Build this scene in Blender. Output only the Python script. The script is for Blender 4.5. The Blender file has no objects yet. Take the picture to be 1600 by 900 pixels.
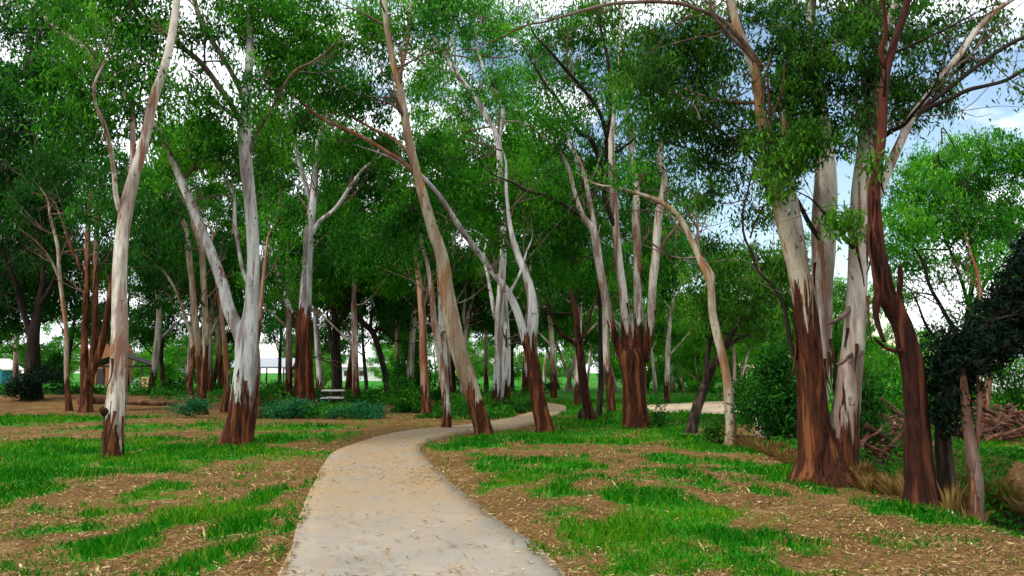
import bpy, math
import numpy as np

# ------------------------------------------------------------------ camera, sky, sun, exposure
SC = bpy.context.scene
COL = SC.collection
F, EYE, PITCH = 1200.0, 1.6, math.radians(6.277)
cam = bpy.data.objects.new('camera', bpy.data.cameras.new('camera'))
COL.objects.link(cam)
cam.location = (0, 0, EYE)
cam.rotation_euler = (math.pi / 2 + PITCH, 0, 0)
cam.data.sensor_width = 36
cam.data.lens = 36 * F / 1600
cam.data.clip_start = 0.1
cam.data.clip_end = 3000
SC.camera = cam

SUN_EL, SUN_AZ = math.radians(48), math.radians(-122)     # azimuth from +Y towards +X: sun high on the left, a little behind the camera
sun = bpy.data.objects.new('sun', bpy.data.lights.new('sun', 'SUN'))
COL.objects.link(sun)
sun.data.energy = 1.5
sun.data.angle = math.radians(10)
sun.data.color = (1.0, 0.95, 0.86)
sun.rotation_euler = (math.pi / 2 - SUN_EL, 0, math.pi - SUN_AZ)

W = bpy.data.worlds.new('World')
SC.world = W
W.use_nodes = True
nt = W.node_tree
nt.nodes.clear()
def wn(t, **k):
    n = nt.nodes.new(t)
    for a, b in k.items(): setattr(n, a, b)
    return n
wout = wn('ShaderNodeOutputWorld')
sky = wn('ShaderNodeTexSky', sky_type='NISHITA', sun_disc=False, sun_elevation=SUN_EL, sun_rotation=SUN_AZ % (2 * math.pi))
sky.air_density = 1.3; sky.dust_density = 0.6; sky.ozone_density = 0.8
bg1 = wn('ShaderNodeBackground'); bg1.inputs[1].default_value = 0.085
bg2 = wn('ShaderNodeBackground'); bg2.inputs[0].default_value = (0.93, 0.97, 1.0, 1); bg2.inputs[1].default_value = 0.87
tc = wn('ShaderNodeTexCoord')
mp = wn('ShaderNodeMapping'); mp.inputs['Scale'].default_value = (1, 1, 2.2); mp.inputs['Location'].default_value = (0.3, 0.1, 0.0)
nz = wn('ShaderNodeTexNoise'); nz.inputs['Scale'].default_value = 3.2; nz.inputs['Detail'].default_value = 7; nz.inputs['Roughness'].default_value = 0.6
# a gap in the clouds to the right of the view
dt = wn('ShaderNodeVectorMath', operation='DOT_PRODUCT')
gx, gy, gz = 0.30, 1.0, 0.22
gl = math.sqrt(gx * gx + gy * gy + gz * gz)
dt.inputs[1].default_value = (gx / gl, gy / gl, gz / gl)
mr = wn('ShaderNodeMapRange'); mr.inputs[1].default_value = 0.968; mr.inputs[2].default_value = 0.992; mr.inputs[3].default_value = 0.0; mr.inputs[4].default_value = -0.40
ad = wn('ShaderNodeMath', operation='ADD')
rp = wn('ShaderNodeMapRange', interpolation_type='SMOOTHSTEP'); rp.inputs[1].default_value = 0.37; rp.inputs[2].default_value = 0.52
mx = wn('ShaderNodeMixShader')
L = nt.links.new
L(tc.outputs['Generated'], mp.inputs[0]); L(mp.outputs[0], nz.inputs['Vector'])
L(tc.outputs['Generated'], dt.inputs[0]); L(dt.outputs['Value'], mr.inputs[0])
L(nz.outputs['Fac'], ad.inputs[0]); L(mr.outputs[0], ad.inputs[1]); L(ad.outputs[0], rp.inputs[0])
L(sky.outputs[0], bg1.inputs[0]); L(rp.outputs[0], mx.inputs[0]); L(bg1.outputs[0], mx.inputs[1]); L(bg2.outputs[0], mx.inputs[2])
L(mx.outputs[0], wout.inputs[0])

SC.view_settings.view_transform = 'Standard'
SC.view_settings.look = 'None'
SC.view_settings.exposure = 1.2
SC.view_settings.gamma = 1.0
SC.render.engine = 'CYCLES'
SC.cycles.use_denoising = True
SC.cycles.max_bounces = 6
SC.cycles.diffuse_bounces = 3
SC.cycles.glossy_bounces = 2
SC.cycles.transmission_bounces = 3
SC.cycles.use_adaptive_sampling = True
SC.cycles.adaptive_threshold = 0.02

# ------------------------------------------------------------------ helpers
R = np.random.default_rng(11)
def ray(px, py):
    x, v = (px - 800) / F, (450 - py) / F
    return np.array([x, math.cos(PITCH) - v * math.sin(PITCH), math.sin(PITCH) + v * math.cos(PITCH)])
def at(px, py, Y):                     # world point at distance Y ahead along the sight line of that photo pixel
    d = ray(px, py)
    return np.array([0, 0, EYE]) + d * (Y / d[1])
def gnd(px, py):                       # point of flat ground
    d = ray(px, py)
    return np.array([0, 0, EYE]) + d * (EYE / -d[2])
def sstep(a, b, x):
    t = np.clip((np.asarray(x, float) - a) / (b - a), 0, 1)
    return t * t * (3 - 2 * t)
def vnoise(x, y, s, seed=0):           # cheap smooth value noise, 0..1
    x = np.asarray(x, float) * s; y = np.asarray(y, float) * s
    xi, yi = np.floor(x), np.floor(y)
    fx, fy = x - xi, y - yi
    fx, fy = fx * fx * (3 - 2 * fx), fy * fy * (3 - 2 * fy)
    def h(i, j):
        v = np.sin(i * 127.1 + j * 311.7 + seed * 74.7) * 43758.5453
        return v - np.floor(v)
    return (h(xi, yi) * (1 - fx) + h(xi + 1, yi) * fx) * (1 - fy) + (h(xi, yi + 1) * (1 - fx) + h(xi + 1, yi + 1) * fx) * fy
def gz(x, y):                          # height of the ground
    x = np.asarray(x, float); y = np.asarray(y, float)
    edge = 5.15 + 0.25 * np.sin(y * 0.6)
    g = sstep(edge, edge + 1.5, x) * (1 - sstep(8.6, 10.6, x)) * (1 - sstep(12.5, 17.5, y))
    z = -1.25 * g
    far = sstep(6, 12, np.hypot(x, y - 3))
    z = z + (vnoise(x, y, 0.35, 3) - 0.5) * 0.10 * far * (1 - sstep(60, 90, y))
    # low bank of leaf mould on the left
    b = np.exp(-((y - (37 + 0.12 * (x + 14))) / 5.0) ** 2) * sstep(-9.5, -14, x)
    return z + 0.55 * b

def new_mesh(name, V, faces=None, quads=None, mat=None, attrs=None, mat_idx=None, smooth=False):
    me = bpy.data.meshes.new(name)
    V = np.asarray(V, np.float32)
    if quads is not None:
        quads = np.asarray(quads, np.int32)
        k = quads.shape[1]
        me.vertices.add(len(V)); me.vertices.foreach_set('co', V.ravel())
        me.loops.add(quads.size); me.loops.foreach_set('vertex_index', quads.ravel())
        me.polygons.add(len(quads)); me.polygons.foreach_set('loop_start', np.arange(0, quads.size, k, dtype=np.int32))
        me.update(calc_edges=True)
    else:
        me.from_pydata([tuple(v) for v in V], [], faces); me.update()
    for m in (mat if isinstance(mat, (list, tuple)) else [mat]):
        if m: me.materials.append(m)
    if mat_idx is not None: me.polygons.foreach_set('material_index', np.asarray(mat_idx, np.int32))
    if smooth is True: me.polygons.foreach_set('use_smooth', np.ones(len(me.polygons), bool))
    elif smooth is not False: me.polygons.foreach_set('use_smooth', np.asarray(smooth, bool))
    for an, (dom, val) in (attrs or {}).items():
        a = me.attributes.new(an, 'FLOAT', dom); a.data.foreach_set('value', np.asarray(val, np.float32))
    return me
def obj(name, me, parent=None, loc=(0, 0, 0), rot=(0, 0, 0)):
    o = bpy.data.objects.new(name, me); COL.objects.link(o)
    o.location = loc; o.rotation_euler = rot
    if parent: o.parent = parent
    return o
def tag(o, label=None, cat=None, group=None, kind=None):
    if label: o['label'] = label
    if cat: o['category'] = cat
    if group: o['group'] = group
    if kind: o['kind'] = kind
    return o
def thing(name, label, cat, loc=(0, 0, 0), rz=0, group=None):
    o = bpy.data.objects.new(name, None); COL.objects.link(o)
    o.empty_display_size = 0.2; o.location = loc; o.rotation_euler = (0, 0, rz)
    return tag(o, label, cat, group)
def dup(root, loc, rz=0, s=1.0, label=None, group=None):
    r = root.copy(); COL.objects.link(r); r.location = loc; r.rotation_euler = (0, 0, rz); r.scale = (s, s, s)
    if label: r['label'] = label
    if group: r['group'] = group
    for ch in list(root.children):
        c = ch.copy(); COL.objects.link(c); c.parent = r
    return r

# ------------------------------------------------------------------ materials
def mat(name):
    m = bpy.data.materials.new(name); m.use_nodes = True
    n = m.node_tree; n.nodes.clear()
    return m, n
def node(n, t, **k):
    x = n.nodes.new(t)
    for a, b in k.items(): setattr(x, a, b)
    return x
def ramp(n, src, stops):
    r = node(n, 'ShaderNodeValToRGB')
    e = r.color_ramp.elements
    while len(e) < len(stops): e.new(0.5)
    for i, (p, c) in enumerate(stops):
        e[i].position = p; e[i].color = (*c, 1)
    n.links.new(src, r.inputs[0]); return r.outputs[0]
def noise(n, scale, detail=4, rough=0.55, stretch=(1, 1, 1), coord='Object', loc=(0, 0, 0)):
    t = node(n, 'ShaderNodeTexCoord'); p = node(n, 'ShaderNodeMapping')
    p.inputs['Scale'].default_value = stretch; p.inputs['Location'].default_value = loc
    z = node(n, 'ShaderNodeTexNoise'); z.inputs['Scale'].default_value = scale; z.inputs['Detail'].default_value = detail; z.inputs['Roughness'].default_value = rough
    n.links.new(t.outputs[coord], p.inputs[0]); n.links.new(p.outputs[0], z.inputs['Vector'])
    return z.outputs['Fac']
def mixc(n, fac, a, b, blend='MIX'):
    m = node(n, 'ShaderNodeMix', data_type='RGBA', blend_type=blend)
    if isinstance(fac, float): m.inputs[0].default_value = fac
    else: n.links.new(fac, m.inputs[0])
    for s, v in ((m.inputs[6], a), (m.inputs[7], b)):
        if isinstance(v, tuple): s.default_value = (*v, 1)
        else: n.links.new(v, s)
    return m.outputs[2]
def mth(n, op, a, b=None, clamp=False):
    m = node(n, 'ShaderNodeMath', operation=op, use_clamp=clamp)
    for i, v in enumerate((a, b)):
        if v is None: continue
        if isinstance(v, (int, float)): m.inputs[i].default_value = v
        else: n.links.new(v, m.inputs[i])
    return m.outputs[0]
def mrange(n, v, a, b, c=0.0, d=1.0, smooth=True):
    m = node(n, 'ShaderNodeMapRange', interpolation_type='SMOOTHSTEP' if smooth else 'LINEAR')
    n.links.new(v, m.inputs[0])
    for i, x in enumerate((a, b, c, d)): m.inputs[i + 1].default_value = x
    return m.outputs[0]
def finish(n, col, rough=0.9, bump=None, bstr=0.5, bdist=0.02, spec=0.25, metal=0.0):
    p = node(n, 'ShaderNodeBsdfPrincipled')
    if isinstance(col, tuple): p.inputs['Base Color'].default_value = (*col, 1)
    else: n.links.new(col, p.inputs['Base Color'])
    p.inputs['Roughness'].default_value = rough; p.inputs['Specular IOR Level'].default_value = spec; p.inputs['Metallic'].default_value = metal
    if bump is not None:
        b = node(n, 'ShaderNodeBump'); b.inputs['Strength'].default_value = bstr; b.inputs['Distance'].default_value = bdist
        n.links.new(bump, b.inputs['Height']); n.links.new(b.outputs[0], p.inputs['Normal'])
    o = node(n, 'ShaderNodeOutputMaterial'); n.links.new(p.outputs[0], o.inputs[0])
    return p
def attr(n, name):
    return node(n, 'ShaderNodeAttribute', attribute_name=name).outputs['Fac']

def bark(name, pale, pale2, rust, rough1, rough2, patch=0.54, amp=1.6):
    m, n = mat(name)
    bh = attr(n, 'bh')                                           # metres above the end of the rough stocking of bark
    streak = noise(n, 3.0, 5, 0.62, (2.6, 2.6, 0.20))
    big = noise(n, 1.6, 4, 0.6, (1.6, 1.6, 0.45), loc=(3, 1, 7))
    fine = noise(n, 15, 5, 0.7, (1.3, 1.3, 0.22))
    spot = noise(n, 7, 4, 0.65, (1, 1, 0.6), loc=(5, 5, 2))
    t = mth(n, 'ADD', bh, mth(n, 'MULTIPLY', mth(n, 'SUBTRACT', streak, 0.5), amp * 2.3))
    f = mrange(n, t, -0.08, 0.08)
    pc = ramp(n, big, [(0.36, pale2), (0.56, pale)])
    pc = mixc(n, mrange(n, fine, 0.50, 0.70, 0, 0.55), pc, tuple(c * 0.55 for c in pale2))
    pc = mixc(n, mrange(n, noise(n, 2.0, 5, 0.65, (2.0, 2.0, 0.17), loc=(9, 2, 1)), patch, patch + 0.06, 0, 0.9), pc, rust)
    pc = mixc(n, mrange(n, noise(n, 1.7, 5, 0.6, (1.7, 1.7, 0.12), loc=(4, 7, 3)), 0.50, 0.60, 0, 0.75), pc, tuple(a * 0.5 + b * 0.25 for a, b in zip(rust, pale2)))
    pc = mixc(n, mrange(n, spot, 0.62, 0.68, 0, 0.8), pc, tuple(c * 0.45 for c in rust))
    rc = ramp(n, fine, [(0.34, rough1), (0.66, rough2)])
    rc = mixc(n, mrange(n, noise(n, 2.6, 4, 0.6, (2.4, 2.4, 0.25), loc=(1, 8, 2)), 0.50, 0.62, 0, 0.85), rc, (rough2[0] * 2.5, rough2[1] * 2.9, rough2[2] * 2.6))
    col = mixc(n, f, rc, pc)
    h = mth(n, 'ADD', mth(n, 'MULTIPLY', fine, mrange(n, f, 0, 1, 1.0, 0.30)), mth(n, 'MULTIPLY', streak, 0.6))
    finish(n, col, 0.9, h, 1.0, 0.04, 0.12)
    return m
PALE = bark('bark_pale_gum', (0.53, 0.485, 0.415), (0.23, 0.185, 0.150), (0.20, 0.075, 0.035), (0.010, 0.0042, 0.003), (0.066, 0.019, 0.008))
GREY = bark('bark_grey_gum', (0.48, 0.475, 0.455), (0.22, 0.205, 0.195), (0.15, 0.06, 0.035), (0.010, 0.004, 0.003), (0.072, 0.020, 0.008), 0.57)
OCHRE = bark('bark_ochre_gum', (0.37, 0.33, 0.25), (0.20, 0.145, 0.09), (0.26, 0.11, 0.04), (0.010, 0.004, 0.003), (0.075, 0.023, 0.009), 0.54)
RUSTY = bark('bark_rusty', (0.30, 0.19, 0.135), (0.17, 0.08, 0.047), (0.20, 0.065, 0.03), (0.012, 0.005, 0.003), (0.085, 0.026, 0.011), 0.5)
DKRED = bark('bark_dark_red', (0.055, 0.021, 0.013), (0.028, 0.011, 0.008), (0.075, 0.022, 0.013), (0.008, 0.0035, 0.003), (0.045, 0.013, 0.007), 0.5)
DARK = bark('bark_dark', (0.03, 0.022, 0.017), (0.015, 0.012, 0.009), (0.025, 0.015, 0.010), (0.008, 0.006, 0.005), (0.026, 0.017, 0.012), 0.6)
BROWNGREY = bark('bark_limb_brown', (0.17, 0.12, 0.095), (0.075, 0.048, 0.036), (0.11, 0.045, 0.024), (0.03, 0.012, 0.008), (0.10, 0.04, 0.02), 0.55)

def leafmat(name, c0, c1, c2, trans=0.32):
    m, n = mat(name)
    col = ramp(n, attr(n, 'tint'), [(0.0, c0), (0.5, c1), (1.0, c2)])
    p = node(n, 'ShaderNodeBsdfPrincipled'); p.inputs['Roughness'].default_value = 0.55; p.inputs['Specular IOR Level'].default_value = 0.10
    t = node(n, 'ShaderNodeBsdfTranslucent'); mxs = node(n, 'ShaderNodeMixShader'); mxs.inputs[0].default_value = trans
    o = node(n, 'ShaderNodeOutputMaterial')
    n.links.new(col, p.inputs['Base Color']); n.links.new(col, t.inputs['Color'])
    n.links.new(p.outputs[0], mxs.inputs[1]); n.links.new(t.outputs[0], mxs.inputs[2]); n.links.new(mxs.outputs[0], o.inputs[0])
    return m
LEAF = leafmat('leaf_gum_green', (0.006, 0.034, 0.003), (0.024, 0.165, 0.007), (0.12, 0.40, 0.018), 0.47)
LEAF_DK = leafmat('leaf_deep_green', (0.003, 0.020, 0.003), (0.012, 0.085, 0.006), (0.035, 0.19, 0.010), 0.36)
LEAF_OL = leafmat('leaf_olive_green', (0.006, 0.024, 0.003), (0.026, 0.115, 0.007), (0.09, 0.26, 0.014), 0.40)
LEAF_BR = leafmat('leaf_fresh_green', (0.012, 0.075, 0.004), (0.048, 0.26, 0.010), (0.17, 0.48, 0.025), 0.50)
LEAF_VN = leafmat('leaf_vine_dark', (0.002, 0.008, 0.003), (0.003, 0.013, 0.004), (0.006, 0.025, 0.006), 0.10)
LEAF_BL = leafmat('leaf_blue_green', (0.010, 0.08, 0.025), (0.018, 0.14, 0.045), (0.05, 0.24, 0.08), 0.25)
STRAW = leafmat('leaf_dry_straw', (0.16, 0.10, 0.025), (0.34, 0.21, 0.06), (0.52, 0.37, 0.14), 0.35)
GRASS = leafmat('leaf_grass_blade', (0.004, 0.08, 0.0015), (0.014, 0.20, 0.002), (0.19, 0.31, 0.012), 0.42)

# ------------------------------------------------------------------ geometry: tubes and leaves
def catmull(P, step):
    P = np.asarray(P, float)
    if len(P) < 3:
        k = max(2, int(np.linalg.norm(P[-1, :3] - P[0, :3]) / step) + 1)
        t = np.linspace(0, 1, k)[:, None]; return P[0] * (1 - t) + P[-1] * t
    Q = np.vstack([2 * P[0] - P[1], P, 2 * P[-1] - P[-2]]); out = []
    for i in range(1, len(Q) - 2):
        k = max(2, int(np.linalg.norm(Q[i + 1, :3] - Q[i, :3]) / step) + 1)
        t = np.linspace(0, 1, k, endpoint=False)[:, None]
        a, b, c, d = Q[i - 1], Q[i], Q[i + 1], Q[i + 2]
        out.append(0.5 * (2 * b + (c - a) * t + (2 * a - 5 * b + 4 * c - d) * t ** 2 + (3 * b - a - 3 * c + d) * t ** 3))
    return np.vstack(out + [P[-1:]])
def tube(P, rad, seg, lump=0.0, seed=0):
    n = len(P)
    T = np.gradient(P, axis=0); T /= np.linalg.norm(T, axis=1)[:, None] + 1e-9
    ref = np.array([0.0, 1.0, 0.0]) if abs(T[0, 1]) < 0.8 else np.array([1.0, 0, 0])
    A = np.zeros_like(P); a = np.cross(T[0], ref); a /= np.linalg.norm(a)
    for i in range(n):
        a = a - T[i] * np.dot(a, T[i]); a /= np.linalg.norm(a); A[i] = a
    B = np.cross(T, A)
    th = np.linspace(0, 2 * math.pi, seg, endpoint=False)
    rr = np.asarray(rad)[:, None] * np.ones(seg)
    if lump:
        s = np.concatenate([[0], np.cumsum(np.linalg.norm(np.diff(P, axis=0), axis=1))])[:, None]
        k = np.asarray(rad)[:, None]
        rr = rr * (1 + lump * (0.55 * np.sin(3 * th + seed + s * 0.9) + 0.35 * np.sin(5 * th - seed * 2 + s * 1.7) + 0.6 * (vnoise(th * 1.3 + seed, s * 2.2 + th * 0, 1.0, seed) - 0.5)))
    V = P[:, None, :] + rr[..., None] * (np.cos(th)[None, :, None] * A[:, None, :] + np.sin(th)[None, :, None] * B[:, None, :])
    V = V.reshape(-1, 3)
    i = np.arange(n - 1)[:, None] * seg; j = np.arange(seg)[None, :]; j2 = (j + 1) % seg
    Q = np.stack([i + j, i + j2, i + seg + j2, i + seg + j], -1).reshape(-1, 4)
    c0 = len(V); V = np.vstack([V, P[:1], P[-1:]])
    j = np.arange(seg); j2 = (j + 1) % seg
    cap0 = np.stack([j2, j, np.full(seg, c0), np.full(seg, c0)], -1)
    e = (n - 1) * seg
    cap1 = np.stack([e + j, e + j2, np.full(seg, c0 + 1), np.full(seg, c0 + 1)], -1)
    return V, Q, (cap0, cap1)
def tubes_mesh(name, specs, mt, base, trans, seg=10):
    """specs: list of (points Nx3, radii, lump, seed); bh measured from trans above base"""
    VV, FF, off = [], [], 0
    for P, r, lump, seed in specs:
        V, Q, caps = tube(P, r, seg, lump, seed)
        fs = [tuple(q) for q in (Q + off).tolist()]
        for c in caps: fs += [tuple(q[:3]) for q in (c + off).tolist()]
        VV.append(V); FF += fs; off += len(V)
    V = np.vstack(VV)
    return new_mesh(name, V - base, faces=FF, mat=mt, attrs={'bh': ('POINT', V[:, 2] - base[2] - trans)}, smooth=True)

def unit(v): return v / (np.linalg.norm(v, axis=-1, keepdims=True) + 1e-9)
def leaves(C, size, droop=0.7, aspect=0.30, curl=True):
    """diamond leaves centred at C (N,3) -> verts, quads"""
    n = len(C)
    d = unit(np.array([0, 0, -1.0]) * droop + R.normal(0, 0.62, (n, 3)))
    w = unit(np.cross(d, R.normal(0, 1, (n, 3))))
    s = np.asarray(size) * R.uniform(0.65, 1.3, n)
    s = s[:, None]
    nrm = np.cross(d, w)
    V = np.stack([C - d * s * 0.5, C + w * s * aspect * 0.5 + nrm * s * 0.07 - d * s * 0.05, C + d * s * 0.5, C - w * s * aspect * 0.5 + nrm * s * 0.07 - d * s * 0.05], 1).reshape(-1, 3)
    return V, np.arange(4 * n).reshape(n, 4)
def spray_points(c, rad, n, spray=0.30, per=34):
    """points of leaves gathered in sprays inside an ellipsoid"""
    k = max(3, int(n / per))
    u = unit(R.normal(0, 1, (k, 3))) * (R.uniform(0, 1, k) ** 0.42)[:, None]
    S = c + u * rad
    tint = R.normal(0, 0.22, k)
    idx = R.integers(0, k, n)
    sp = spray * R.uniform(0.5, 1.3, k)
    off = R.normal(0, 1, (n, 3)) * sp[idx][:, None] * np.array([0.62, 0.62, 0.48])
    return S[idx] + off, tint[idx], S
def crown_mesh(name, clumps, leaf, lm, bm, base, anchors, lai=1.6, tint=0.45, spray=0.30, aspect=0.30, droop=0.7, twig_r=0.02, sub=5, extra=()):
    """clumps: (centre, radii3, density, tint). Leaves, and the twigs that carry them from the nearest limb."""
    LC, LT, TW = [], [], []
    for c, rad, den, tt in clumps:
        area = math.pi * rad[0] * rad[2]
        n = int(lai * den * area / (leaf * leaf * aspect * 0.5 * 0.62))
        n = max(20, min(n, 14000))
        pts, tn, S = spray_points(c, rad, n, spray * R.uniform(.75, 1.45), int(R.uniform(26, 60)))
        LC.append(pts); LT.append(tn + tint + tt + R.normal(0, 0.11, n))
        if anchors is not None and len(anchors):
            dd = np.linalg.norm(anchors - c, axis=1) + np.maximum(0, anchors[:, 2] - c[2]) * 0.6
            a = anchors[np.argmin(dd)]
            ln = np.linalg.norm(c - a)
            mid = (a + c) / 2 + R.normal(0, 0.10 * ln + 0.02, 3) + np.array([0, 0, 0.05 * ln])
            TW.append((catmull(np.array([a, mid, c]), max(0.25, ln / 6)), twig_r * (0.6 + 0.25 * min(ln, 3)), twig_r * 0.5))
            for s in S[R.choice(len(S), min(sub, len(S)), replace=False)]:
                q = c + (s - c) * 0.45 + R.normal(0, 0.08, 3)
                st = a + (c - a) * R.uniform(0.55, 1.0)
                TW.append((catmull(np.array([st, q, s]), 0.35), twig_r * 0.5, twig_r * 0.18))
    TW += list(extra)
    C = np.vstack(LC); T = np.clip(np.concatenate(LT), 0, 1)
    V, Q = leaves(C, leaf, droop, aspect)
    nl = len(Q); mi = [np.zeros(nl, np.int32)]; VV = [V]; QQ = [Q]; TT = [T]; off = len(V); sm = [np.zeros(nl, bool)]
    for P, r0, r1 in TW:
        v, q, _ = tube(P, np.linspace(r0, r1, len(P)), 4)
        VV.append(v); QQ.append(q + off); off += len(v)
        mi.append(np.ones(len(q), np.int32)); TT.append(np.zeros(len(q))); sm.append(np.ones(len(q), bool))
    V = np.vstack(VV); Q = np.vstack(QQ)
    return new_mesh(name, V - base, quads=Q, mat=[lm, bm], mat_idx=np.concatenate(mi), smooth=np.concatenate(sm),
                    attrs={'tint': ('FACE', np.concatenate(TT)), 'bh': ('POINT', np.full(len(V), 3.0))})

NLEAF = [0]
def traced_tree(name, label, Y, stems, clumps, bm, lm, trans, leaf=0.13, lai=1.6, tint=0.45, cat='tree', group=None, spray=None, lump=0.07, twigs=None, sub=5, droop=1.0, strips=0):
    """stems: [ (points [(px,py,width_px)...], dy) ]; the first starts at the ground. clumps: (px,py,rx,ry[,density[,tint[,dy]]]) in photo pixels."""
    scale = Y / F
    b0 = at(stems[0][0][0][0], stems[0][0][0][1], Y)
    base = np.array([b0[0], b0[1], float(gz(b0[0], b0[1]))])
    root = thing(name, label, cat, base, 0, group)
    anchors = []; done = []; extra = []; tubesaved = []
    for k, st in enumerate(stems):
        pts, dy = st[0], st[1]
        Y0 = Y + ((st[2] or 0) if len(st) > 2 else 0)
        if k and (len(st) < 3 or st[2] is None):                    # start at the depth of the nearest stem point in the picture
            p0 = pts[0]
            best = min(((abs(q[0] - p0[0]) + abs(q[1] - p0[1]), q[2]) for d in done for q in d), default=(0, Y))
            Y0 = best[1]
        arr = np.array(pts, float); n = len(arr)
        cum = np.concatenate([[0], np.cumsum(np.hypot(np.diff(arr[:, 0]), np.diff(arr[:, 1])))])
        Yd = Y0 + dy * (cum / max(cum[-1], 1)) ** 1.3
        done.append([(a[0], a[1], y) for a, y in zip(arr, Yd)])
        P = np.array([at(a[0], a[1], y) for a, y in zip(arr, Yd)])
        P += np.where(np.arange(n)[:, None] % 2 == 0, 0, 1) * R.normal(0, 0.012, (n, 3)) * Y / 20
        r = arr[:, 2] * 0.5 * Yd / F
        if k == 0:
            P = np.vstack([[base[0], base[1], base[2] - 0.35], P]); r = np.concatenate([[r[0] * 1.25], r])
        if clumps and P[-1][2] > 3.0:                              # let the tip run on and thin out
            dv = unit(P[-1] - P[-2]); ln = min(1.6, 0.045 * Y + 8 * r[-1])
            e1 = P[-1] + (dv + R.normal(0, .16, 3)) * ln * .5; e2 = e1 + (dv + R.normal(0, .3, 3)) * ln * .5
            P = np.vstack([P, e1, e2]); r = np.concatenate([r, [r[-1] * .65, r[-1] * .22]])
        PR = catmull(np.hstack([P, r[:, None]]), max(0.12, Y * 0.010))
        rr = np.maximum(PR[:, 3], 0.008)
        if k == 0:
            h = PR[:, 2] - base[2]
            rr = rr * (1 + 0.16 * np.exp(-np.maximum(h, 0) / 0.22))
        if rr[0] > .12 and len(pts) > 4: tubesaved.append((PR[:, :3], rr, bm))
        me = tubes_mesh('trunk', [(PR[:, :3], rr, lump if rr[0] > 0.05 else lump * 0.6, float(R.uniform(0, 6)))], bm, base, st[4] if len(st) > 4 else trans, 14 if rr[0] > 0.1 else 8)
        if len(st) > 3 and st[3]: me.materials[0] = st[3]
        obj('trunk' if k == 0 else 'limb', me, root)
        if clumps and P[-1][2] > 3.0:
            n0 = int(len(PR) * (0.55 if k == 0 else 0.3))
            for q in R.integers(n0, len(PR) - 2, 7 if k == 0 else 5):
                dv = unit(PR[q + 1, :3] - PR[q, :3]); sd = unit(dv * .9 + R.normal(0, .75, 3) + np.array([0, 0, .25])); ln = R.uniform(.5, 1.7) * (0.5 + Y / 40)
                a0 = PR[q, :3]; a1 = a0 + sd * ln * .5 + R.normal(0, .06 * ln, 3); a2 = a0 + sd * ln + np.array([0, 0, .15 * ln]) + R.normal(0, .14 * ln, 3)
                r1 = min(rr[q] * .42, .03 + .0008 * Y)
                extra.append((catmull(np.array([a0, a1, a2]), .3), r1, r1 * .3))
                for z in range(2):
                    b2 = a1 + (sd + R.normal(0, .6, 3)) * ln * .55
                    extra.append((catmull(np.array([a1, (a1 + b2) / 2 + R.normal(0, .05, 3), b2]), .3), r1 * .5, r1 * .2))
        anchors.append(PR[int(len(PR) * (0.45 if k == 0 else 0.25)):, :3])
    for q in range(strips):
        P, rr, bmat = tubesaved[q % len(tubesaved)]
        z0 = base[2] + trans; z = z0 + R.normal(0.1, 0.7)
        m_ = int(np.argmin(np.abs(P[:, 2] - z))); a = R.uniform(-math.pi, 0.0); ln = R.uniform(.25, .8)
        d = np.array([math.cos(a), math.sin(a), 0]); t_ = np.array([-d[1], d[0], 0]); p0 = P[m_] + d * rr[m_] * 0.97
        kk = 7; V = []
        for u in np.linspace(0, 1, kk):
            c = p0 + np.array([0, 0, -ln * u]) + d * (0.015 + .16 * ln * u ** 2.2) + t_ * (.06 * math.sin(3 * u + q) * ln)
            wd = .028 * (1 - .75 * u) * (Y / 14) ** .5
            for sx, dz in ((-1, 0), (1, 0), (1, .008), (-1, .008)): V.append(c + t_ * wd * sx + d * dz)
        Fq = [(4 * i + e, 4 * i + (e + 1) % 4, 4 * i + 4 + (e + 1) % 4, 4 * i + 4 + e) for i in range(kk - 1) for e in range(4)] + [(3, 2, 1, 0), tuple(4 * kk - 4 + e for e in range(4))]
        obj('bark_strip', new_mesh('bark_strip', np.array(V) - base, faces=Fq, mat=bm, attrs={'bh': ('POINT', np.full(len(V), -2.0))}, smooth=True), root)
    if clumps:
        A = np.vstack(anchors); cl = []
        for c in clumps:
            px, py, rx, ry = c[:4]
            den = c[4] if len(c) > 4 else 1.0; tt = (c[5] if len(c) > 5 else 0.0) + R.normal(0, 0.13)
            dy = c[6] if len(c) > 6 else (R.uniform(-0.08, -0.02) if R.uniform() < .15 else R.uniform(0.01, 0.13)) * Y
            ce = at(px, py, Y + dy); s = (Y + dy) / F
            rx, ry = rx * 1.12, ry * 1.15; cl.append((ce, np.array([rx * s, (rx + ry) * 0.5 * s, ry * s]), den, tt))
        leaf = leaf * 1.18; me = crown_mesh('crown', cl, leaf, lm, BROWNGREY if bm not in (DARK, DKRED) else DARK, base, A, lai * 1.28, tint, spray or leaf * 2.1, twig_r=twigs or 0.0011 * Y, sub=sub, droop=droop, extra=extra)
        NLEAF[0] += len(me.polygons)
        obj('crown', me, root)
    return root

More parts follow.
